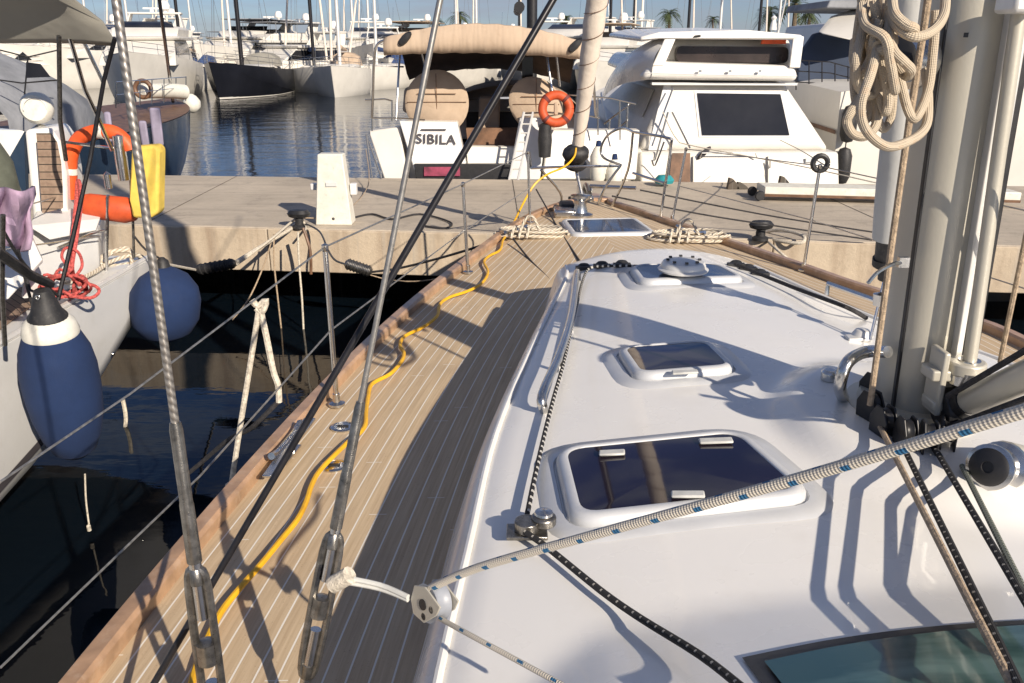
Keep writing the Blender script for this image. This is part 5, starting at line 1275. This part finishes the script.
st_ = rod([(106, 282, 7.0), (107, 238, 7.0), (108, 195, 7.0)], .014, 'steel', 'stanchion'); rod([(134, 258, 7.2), (133, 222, 7.2), (130, 170, 7.25)], .012, 'bronze', 'stanchion')
m = MB(); m.tube([D(58, 248, 6.4), D(90, 234, 6.8), D(106, 230, 7.0), D(106, 262, 7.0)], .012, 8, 0); 
obj('pushpit_rail', MB().tube([D(64, 142, 7), D(95, 146, 7), D(132, 150, 7.2)], .012, 8, 0), 'steel', ny)
for x0, y0, x1, y1 in ((0, 213, 60, 196), (0, 250, 100, 236)): m.tube([D(x0, y0, 5.6), D(x1, y1, 6.9)], .006, 6)
obj('pushpit', m, 'steel', ny)
oc = MB().lathe(D(121, 158, 7.1), [(0, -.18), (.045, -.18), (.05, 0), (.045, .18), (0, .2)], 14); obj('outboard_bracket', oc, 'steel', ny)
obj('stern_light', MB().lathe(D(108, 182, 7.0), [(0, -.06), (.03, -.05), (.03, .06), (0, .09)], 12), 'steel', ny)
m = MB().tube([D(150, 262, 7.4), D(135, 255, 7.3), D(110, 262, 7.1), D(95, 272, 6.8), D(70, 282, 6.4), D(60, 276, 6.5), D(90, 264, 7.0), D(125, 248, 7.3), D(132, 262, 7.2), D(128, 285, 7.0), D(124, 300, 7.0), D(126, 310, 7.0)], .018, 8, 6)
m.tube([D(130, 250, 7.3), D(110, 252, 7.2), D(100, 262, 7.1), D(118, 266, 7.2), D(138, 262, 7.3)], .02, 8, 5)
tag(obj('mooring_rope', m, 'rope3'), 'white mooring rope heaped on the stern corner of the left yacht', 'rope')
# horseshoe buoy, red rescue pouch, yellow bag
hb = thing('horseshoe_buoy', 'orange horseshoe lifebuoy on the stern rail of the left yacht', 'lifebuoy', D(95, 160, 7.1))
m = MB(); hp_ = [D(x, y, 7.15) for x, y in ((70, 198), (70, 175), (71, 155), (80, 138), (98, 131), (115, 133), (127, 143), (131, 150))]
rg = []
m.tube(spline(hp_, 4), .058, 12); obj('buoy_arc', m, 'orange', hb, ang=60)
obj('band', MB().tube([D(70, 168, 7.15), D(70, 174, 7.15)], .062, 12), 'fwhite', hb); obj('band', MB().tube([D(98, 131, 7.15), D(104, 131.5, 7.15)], .062, 12), 'fwhite', hb)
tag(obj('rescue_pouch', MB().lathe(D(108, 208, 7.1), [(0, -.24), (.08, -.23), (.105, -.15), (.11, .15), (.08, .23), (0, .24)], 16, (1, 0, -.12), 1, 1), 'redorange'), 'orange red rolled pouch lying beneath the horseshoe lifebuoy', 'pouch')
m = MB().slab([D(131, 147, 7.0), D(155, 145, 7.0), D(159, 150, 7.0), D(158, 213, 6.95), D(150, 219, 6.95), D(132, 218, 6.95), D(129, 200, 7.0)], (.0, .16, 0))
tag(obj('rescue_bag', m, 'yellow', bevel=.045), 'yellow rescue bag strapped upright at the stern corner of the left yacht', 'bag')
# red rope coil
rr = random.Random(4); m = MB(); pts = []
for k in range(90):
    a = k * .55; px = 66 + 18 * math.cos(a) * (1 + .3 * math.sin(k * .37)) + 5 * math.sin(k); py = 286 + 11 * math.sin(a) - (6 if k % 9 == 0 else 0); pts.append(D(px, py, 5.95 + .1 * math.sin(k * 1.3)))
m.tube(pts, .011, 7, 3)
m.tube([D(74, 280, 5.9), D(68, 262, 6.0), D(72, 240, 6.2), D(76, 205, 6.4), D(78, 180, 6.6), D(81, 200, 6.4), D(76, 240, 6.2), D(72, 270, 6.0), D(80, 285, 5.9)], .016, 7, 5)
m.tube([D(72, 270, 5.98), D(62, 258, 6.0), D(66, 248, 6.1), D(78, 252, 6.1), D(82, 266, 6.0), D(74, 278, 5.95)], .011, 7, 5)
m.tube([D(80, 282, 5.95), D(95, 286, 5.9), D(99, 292, 5.9), D(90, 298, 5.85), D(70, 296, 5.85)], .012, 7, 5)
tag(obj('red_rope_coil', m, 'redrope'), 'red rope coiled on the side deck of the left yacht at the pole foot', 'rope coil')
rows = []
for i in range(9):
    t = i / 8; rows.append([D(-30 + 62 * s + 1.5 * math.sin(i * 1.3), 192 + 56 * t + 4 * math.sin(s * 9) - (8 * (1 - t) * (s ** 3)), 4.9 + .3 * s + .09 * math.sin(s * 14 + t * 3)) for s in [j / 16 for j in range(17)]])
lcl = obj('cloth', MB().grid(rows), 'lilaccloth'); mo_ = lcl.modifiers.new('Solid', 'SOLIDIFY'); mo_.thickness = .02
tag(lcl, 'lilac cloth draped over the cockpit edge of the left yacht', 'cloth')
tag(obj('sail_bag', MB().lathe(D(-4, 190, 6.4), [(0, -.5), (.14, -.45), (.17, -.1), (.15, .2), (.08, .36), (0, .39)], 18), 'green'), 'olive green bag standing behind the lilac cloth at the left edge', 'bag')
c = D(37, 108, 7.2); wc = thing('round_cover', 'round white fabric cover standing on the stern rail of the left yacht', 'cover', c)
obj('cover_body', MB().lathe(c, [(0, -.08), (.1, -.08), (.125, -.03), (.125, .04), (.1, .08), (0, .09)], 24, (.2, -1, .05), 1, 1), 'fwhite', wc)
obj('cover_seam', torus(c + V((.03, -.09, 0)), .085, .004, (.3, -1, .1), 24, 0, 3.3)[0], 'gel2', wc)
obj('cover_foot', MB().tube([c + V((-.1, 0, -.2)), c + V((0, 0, -.14)), c + V((.1, 0, -.2))], .015, 8, 4), 'steel', wc)
# fenders of the neighbour
fc = V((HX + .33, 5.05, 0)); fc = D(63, 390, 5.05)
f1 = thing('fender', 'large oblong navy covered fender with black cap hanging on the left hull', 'fender', fc, 0)
up = (D(46, 315, 5.0) - D(77, 462, 5.15)).normalized(); Rr = .27
obj('fender_body', MB().lathe(fc, [(0, -.50), (.08, -.49), (.135, -.44), (.18, -.33), (.212, -.18), (.228, 0), (.228, .16), (.208, .29), (.165, .40), (.155, .42)], 32, up), 'fblue', f1, ang=60)
obj('fender_collar', MB().lathe(fc, [(.162, .40), (.166, .42), (.15, .48), (.11, .52), (0, .53)], 32, up), 'fwhite', f1)
obj('fender_cap', MB().lathe(fc, [(.115, .50), (.115, .525), (.09, .56), (.06, .66), (.045, .70), (.02, .71), (0, .71)], 24, up), 'rubber', f1)
obj('fender_eye', torus(fc + up * .67 + V((0, -.06, 0)), .012, .005, (0, -1, 0), 16)[0], 'steel', f1)
obj('fender_line', MB().tube([fc + up * .7, D(30, 290, 5.05), D(26, 268, 5.05)], .009, 8, 3), 'ropeb', f1)
fc = D(165, 303, 7.0)
f2 = thing('ball_fender', 'round navy covered ball fender hanging at the stern corner of the left yacht', 'fender', fc)
obj('ball_body', MB().lathe(fc, [(0, -.335), (.11, -.325), (.21, -.27), (.275, -.16), (.295, 0), (.275, .12), (.2, .235), (.1, .30), (.06, .32)], 32, (.08, 0, 1)), 'fblue', f2, ang=60)
obj('ball_neck', MB().lathe(fc + V((.025, 0, 0)), [(.065, .30), (.05, .37), (.02, .40), (0, .40)], 16), 'rubber', f2)
obj('fender_line', MB().tube([fc + V((.03, 0, .38)), D(146, 250, 7.2), D(134, 236, 7.2)], .009, 8, 3), 'ropeb', f2)
tag(obj('hanging_line', MB().tube([D(85, 474, 5.1), D(86, 500, 5.1), D(89, 524, 5.1)], .006, 6, 4).lathe(D(89, 528, 5.1), [(0, -.03), (.014, -.02), (.014, .02), (0, .03)], 8), 'ropew'), 'short frayed white line hanging under the large navy fender', 'rope')
tag(obj('hanging_chain', MB().tube([D(123, 400, 6.9), D(126, 418, 6.9), D(124, 436, 6.9)], .018, 6, 4), 'ropew'), 'pale frayed line trailing into the water between the two yachts', 'rope')
# ================================================================== QUAY FURNITURE
pc = P(336, 223, QT)
pt = thing('service_pedestal', 'white tapered service pedestal standing on the quay edge', 'pedestal', pc)
hp2 = .86
def frustum(c, b, t, h, d0, d1): return MB().hexa([c + V((-b, -d0, 0)), c + V((b, -d0, 0)), c + V((b, d0, 0)), c + V((-b, d0, 0))], [c + V((-t, -d1, h)), c + V((t, -d1, h)), c + V((t, d1, h)), c + V((-t, d1, h))])
pb_ = obj('pedestal_body', frustum(pc, .225, .15, hp2, .14, .10), 'fwhite', pt, bevel=.012)
obj('badge', MB().box(pc + V((0, -.127, .50)), (.13, .012, .045)), 'gel2', pb_); obj('lock', MB().lathe(pc + V((0, -.14, .08)), [(0, 0), (.018, 0), (0, .01)], 12, (0, -1, 0)), 'ink', pb_)
obj('side_socket', MB().box(pc + V((.24, .05, .42)), (.08, .1, .14)), 'gel2', pb_, bevel=.01); obj('side_socket', MB().box(pc + V((-.24, .05, .45)), (.10, .1, .08)), 'gel2', pb_, bevel=.01)
rope('hose', 'thin dark hose lying on the quay beside the white service pedestal', 'hose', [P(352, 218, QT + .02), P(372, 214, QT + .02), P(392, 219, QT + .02), P(420, 214, QT + .02), P(450, 222, QT + .02), P(446, 228, QT + .02), P(425, 226, QT + .02)], .012, 'ropeb')
def bollard(px, py, label):
    c = P(px, py, QT); b = thing('bollard', label, 'bollard', c, 0, 'black iron bollards on the quay edge')
    obj('bollard_post', MB().lathe(c, [(0, 0), (.09, 0), (.09, .03), (.055, .05), (.05, .13), (0, .13)], 20), 'rubber', b)
    obj('bollard_head', MB().lathe(c, [(.05, .12), (.10, .14), (.115, .18), (.085, .22), (0, .23)], 20, (0, 0, 1), 1.25, .8), 'black', b)
    return c
c1 = bollard(300, 228, 'black iron bollard with white mooring ropes left of the white service pedestal'); c2 = bollard(760, 240, 'black iron bollard with a thick dark line on the right quay edge')
# snubbers and lines
def snub(px0, py0, px1, py1, y, label, mat, r):
    a, b = D(px0, py0, y), D(px1, py1, y); m = MB().tube([a, mid(a, b, .08), mid(a, b, .92), b], [r * .5, r, r, r * .5], 14)
    for k in range(7): m.lathe(mid(a, b, .14 + k * .12), [(r, -.012), (r * 1.15, -.006), (r * 1.15, .006), (r, .012)], 14, b - a)
    return tag(obj('mooring_snubber', m, mat), label, 'snubber')
snub(196, 270, 236, 263, 9.0, 'black rubber mooring snubber on the rope from the left yacht', 'rubber', .055)
snub(345, 263, 372, 272, 9.4, 'grey metal mooring snubber hanging left of the bow on the chain', 'bronze', .06)
T_ = lambda lst: [D(*p) for p in lst]
rope('mooring_line', 'beige mooring rope from the left yacht to the black snubber', 'rope', T_([(140, 258, 7.4), (165, 264, 8.0), (196, 270, 9.0)]), .016, 'ropew')
rope('mooring_line', 'beige mooring rope from the black snubber up to the bollard by the pedestal', 'rope', T_([(236, 262, 9.0), (262, 246, 9.5), (296, 226, 10.35)]), .022, 'ropew')
rope('mooring_line', 'second pale rope running close beside the one between snubber and bollard', 'rope', T_([(236, 265, 9.0), (270, 240, 9.6), (294, 220, 10.4), (300, 219, 10.3), (306, 226, 10.2), (304, 232, 9.9)]), .014, 'ropew')
rope('mooring_line', 'chain like line from the bollard down to the grey snubber', 'rope', T_([(306, 224, 10.2), (320, 232, 9.9), (328, 250, 9.6), (335, 260, 9.5), (345, 264, 9.4)]), .012, 'bronze')
rope('mooring_line', 'mooring line from the grey snubber to the port bow cleat', 'rope', T_([(372, 272, 9.4), (400, 268, 9.2), (440, 258, 8.8), (480, 246, 8.3), (508, 236, 8.0)]), .013, 'ropeb')
rope('mooring_line', 'long slack line sagging from the grey snubber beneath the quay edge to the bow', 'rope', T_([(350, 268, 9.6), (390, 280, 9.6), (430, 280, 9.4), (470, 268, 8.9), (505, 240, 8.1)]), .007, 'ropet')
rope('hanging_line', 'leftmost thin line curving from the bollard into the water', 'rope', T_([(272, 240, 9.75), (262, 270, 9.7), (248, 300, 9.5), (232, 320, 9.3)]), .009, 'ropet')
rope('hanging_line', 'knotted line hanging straight down from the bollard at the left', 'rope', T_([(274, 234, 9.75), (274, 262, 9.72), (278, 300, 9.7), (282, 335, 9.7)]), .010, 'ropet')
rope('hanging_line', 'white line hanging straight down from the bollard at the right', 'rope', T_([(298, 232, 9.7), (299, 262, 9.68), (302, 300, 9.66), (304, 340, 9.66)]), .012, 'ropew')
rope('hanging_line', 'thick brown rope hanging over the quay edge under the bollard', 'rope', T_([(303, 228, 9.75), (310, 250, 9.7), (311, 274, 9.7)]), .018, 'brown')
rope('shore_line', 'thin tan line from the pedestal bollard up to the stern of SIBILA', 'rope', T_([(300, 218, 10.4), (340, 214, 11.0), (368, 186, 13), (366, 150, 14.6)]), .007, 'ropet')
rope('thick_line', 'thick beige warp from the right bollard across the toe rail to the bow', 'rope', T_([(757, 233, 10.0), (775, 240, 9.6), (800, 243, 9.4), (803, 236, 9.5), (782, 230, 9.8), (765, 232, 10)]), .02, 'ropew')
rope('thick_line', 'pale line from the right bollard down to the water side', 'rope', T_([(762, 236, 10.0), (775, 248, 9.2), (792, 262, 9.0)]), .014, 'ropew')
rope('mooring_line', 'dark line from the starboard bow across to the mast side', 'rope', T_([(612, 196, 9.0), (700, 214, 9.2), (790, 228, 9.4), (872, 240, 9.4)]), .009, 'ropeb')
rope('mooring_line', 'second dark line over the starboard quay ending behind the mast', 'rope', T_([(640, 190, 10), (760, 214, 9.8), (872, 232, 9.6)]), .009, 'ropeb')
rope('mooring_line', 'thin pale line from the starboard fairlead ring up to the right yacht', 'rope', T_([(826, 166, 7), (800, 150, 12), (780, 140, 14)]), .006, 'ropew')
# gangways on the right quay
gy = 12.6
g0_, g1_ = P(762, 193, QT + .10), P(885, 196, QT + .10)
pg = thing('passerelle', 'long white gangway lying along the right quay edge with black wheels', 'gangway', g0_)
dd = (g1_ - g0_).normalized(); g1_ = g0_ + dd * 3.4
obj('gangway_beam', MB().slab([g0_ + V((0, -.12, 0)), g1_ + V((0, -.12, 0)), g1_ + V((0, .3, 0)), g0_ + V((0, .3, 0))], (0, 0, .11)), 'fwhite', pg, bevel=.012)
obj('gangway_edge', MB().slab([g0_ + V((0, -.13, -.03)), g1_ + V((0, -.13, -.03)), g1_ + V((0, -.10, -.03)), g0_ + V((0, -.10, -.03))], (0, 0, .035)), 'brown', pg)
for yy in (-.14, .26): obj('wheel', MB().lathe(g0_ + V((-.06, yy, -.02)), [(0, 0), (.06, 0), (.07, .02), (.07, .04), (.06, .05), (0, .05)], 20, (0, 1, 0)), 'rubber', pg)
for a, b in (((800, 188, 11.3), (833, 168, 10.5)), ((833, 168, 10.5), (845, 190, 10.6))): pass
for x, y, h, lab in ((733, 189, .16, 'left grey iron cleat on the quay by the flybridge yacht'), (742, 189, .10, 'second grey iron cleat on the quay by the flybridge yacht'), (784, 187, .16, 'grey iron cleat on the quay behind the white gangway')):
    c = P(x, y, QT); m = MB().slab([c + V((-.1, -.05, 0)), c + V((.1, -.05, 0)), c + V((.06, -.05, h * .5)), c + V((-.02, -.05, h)), c + V((-.08, -.05, h * 1.1))], (0, .1, 0)); tag(obj('quay_cleat', m, 'concd', bevel=.01), lab, 'cleat', 'iron cleats on the right quay')
tag(obj('teal_cap', MB().lathe(P(664, 183, QT + .05), [(0, 0), (.14, 0), (.16, .05), (.1, .12), (0, .13)], 16), 'teal'), 'small teal cap on the quay below the flybridge yacht', 'cap')
# boat on the other side at the right edge

# ================================================================== LIGHT, SKY, CAMERA
world = bpy.data.worlds.new('World'); scene.world = world; world.use_nodes = True
t = world.node_tree; t.nodes.clear()
out = t.nodes.new('ShaderNodeOutputWorld'); bg = t.nodes.new('ShaderNodeBackground')
sky = t.nodes.new('ShaderNodeTexSky'); sky.sky_type = 'NISHITA'; sky.sun_disc = False
EL, AZ = math.radians(27.5), math.radians(34)
sky.sun_elevation = EL; sky.sun_rotation = math.pi - AZ
sky.air_density = 1.0; sky.dust_density = .2; sky.ozone_density = 2.5; sky.altitude = 10
tc = t.nodes.new('ShaderNodeTexCoord'); mp = t.nodes.new('ShaderNodeMapping'); mp.inputs['Scale'].default_value = (2.2, 2.2, 16)
t.links.new(tc.outputs['Generated'], mp.inputs[0])
cl = noise(t, 1.6, 7, mp.outputs[0], .6)
tint = mixc(t, 1.0, sky.outputs[0], (.43, .51, .74), 'MULTIPLY')
c = mixc(t, math_(t, 'MULTIPLY', ramp(t, cl, .43, .60), .7), tint, (3.3, 3.6, 4.3))
t.links.new(c, bg.inputs[0]); bg.inputs[1].default_value = .084
t.links.new(bg.outputs[0], out.inputs[0])
sl = bpy.data.lights.new('sun', 'SUN'); sl.energy = 5.0; sl.angle = math.radians(.5); sl.color = (1, .885, .74)
so = bpy.data.objects.new('sun', sl); COL.objects.link(so)
sdir = V((math.sin(AZ) * math.cos(EL), -math.cos(AZ) * math.cos(EL), math.sin(EL)))
so.rotation_euler = sdir.to_track_quat('Z', 'Y').to_euler()
cam = bpy.data.cameras.new('camera'); co = bpy.data.objects.new('camera', cam); COL.objects.link(co)
cam.sensor_width = 36; cam.lens = 36 * F / W; cam.clip_end = 4000; cam.clip_start = .05
co.location = (0, 0, CZ); co.rotation_euler = (math.pi / 2 - PITCH, 0, 0); scene.camera = co
scene.view_settings.view_transform = 'Standard'; scene.view_settings.look = 'None'
scene.view_settings.exposure = .40; scene.view_settings.gamma = 1
scene.render.resolution_x = W; scene.render.resolution_y = H
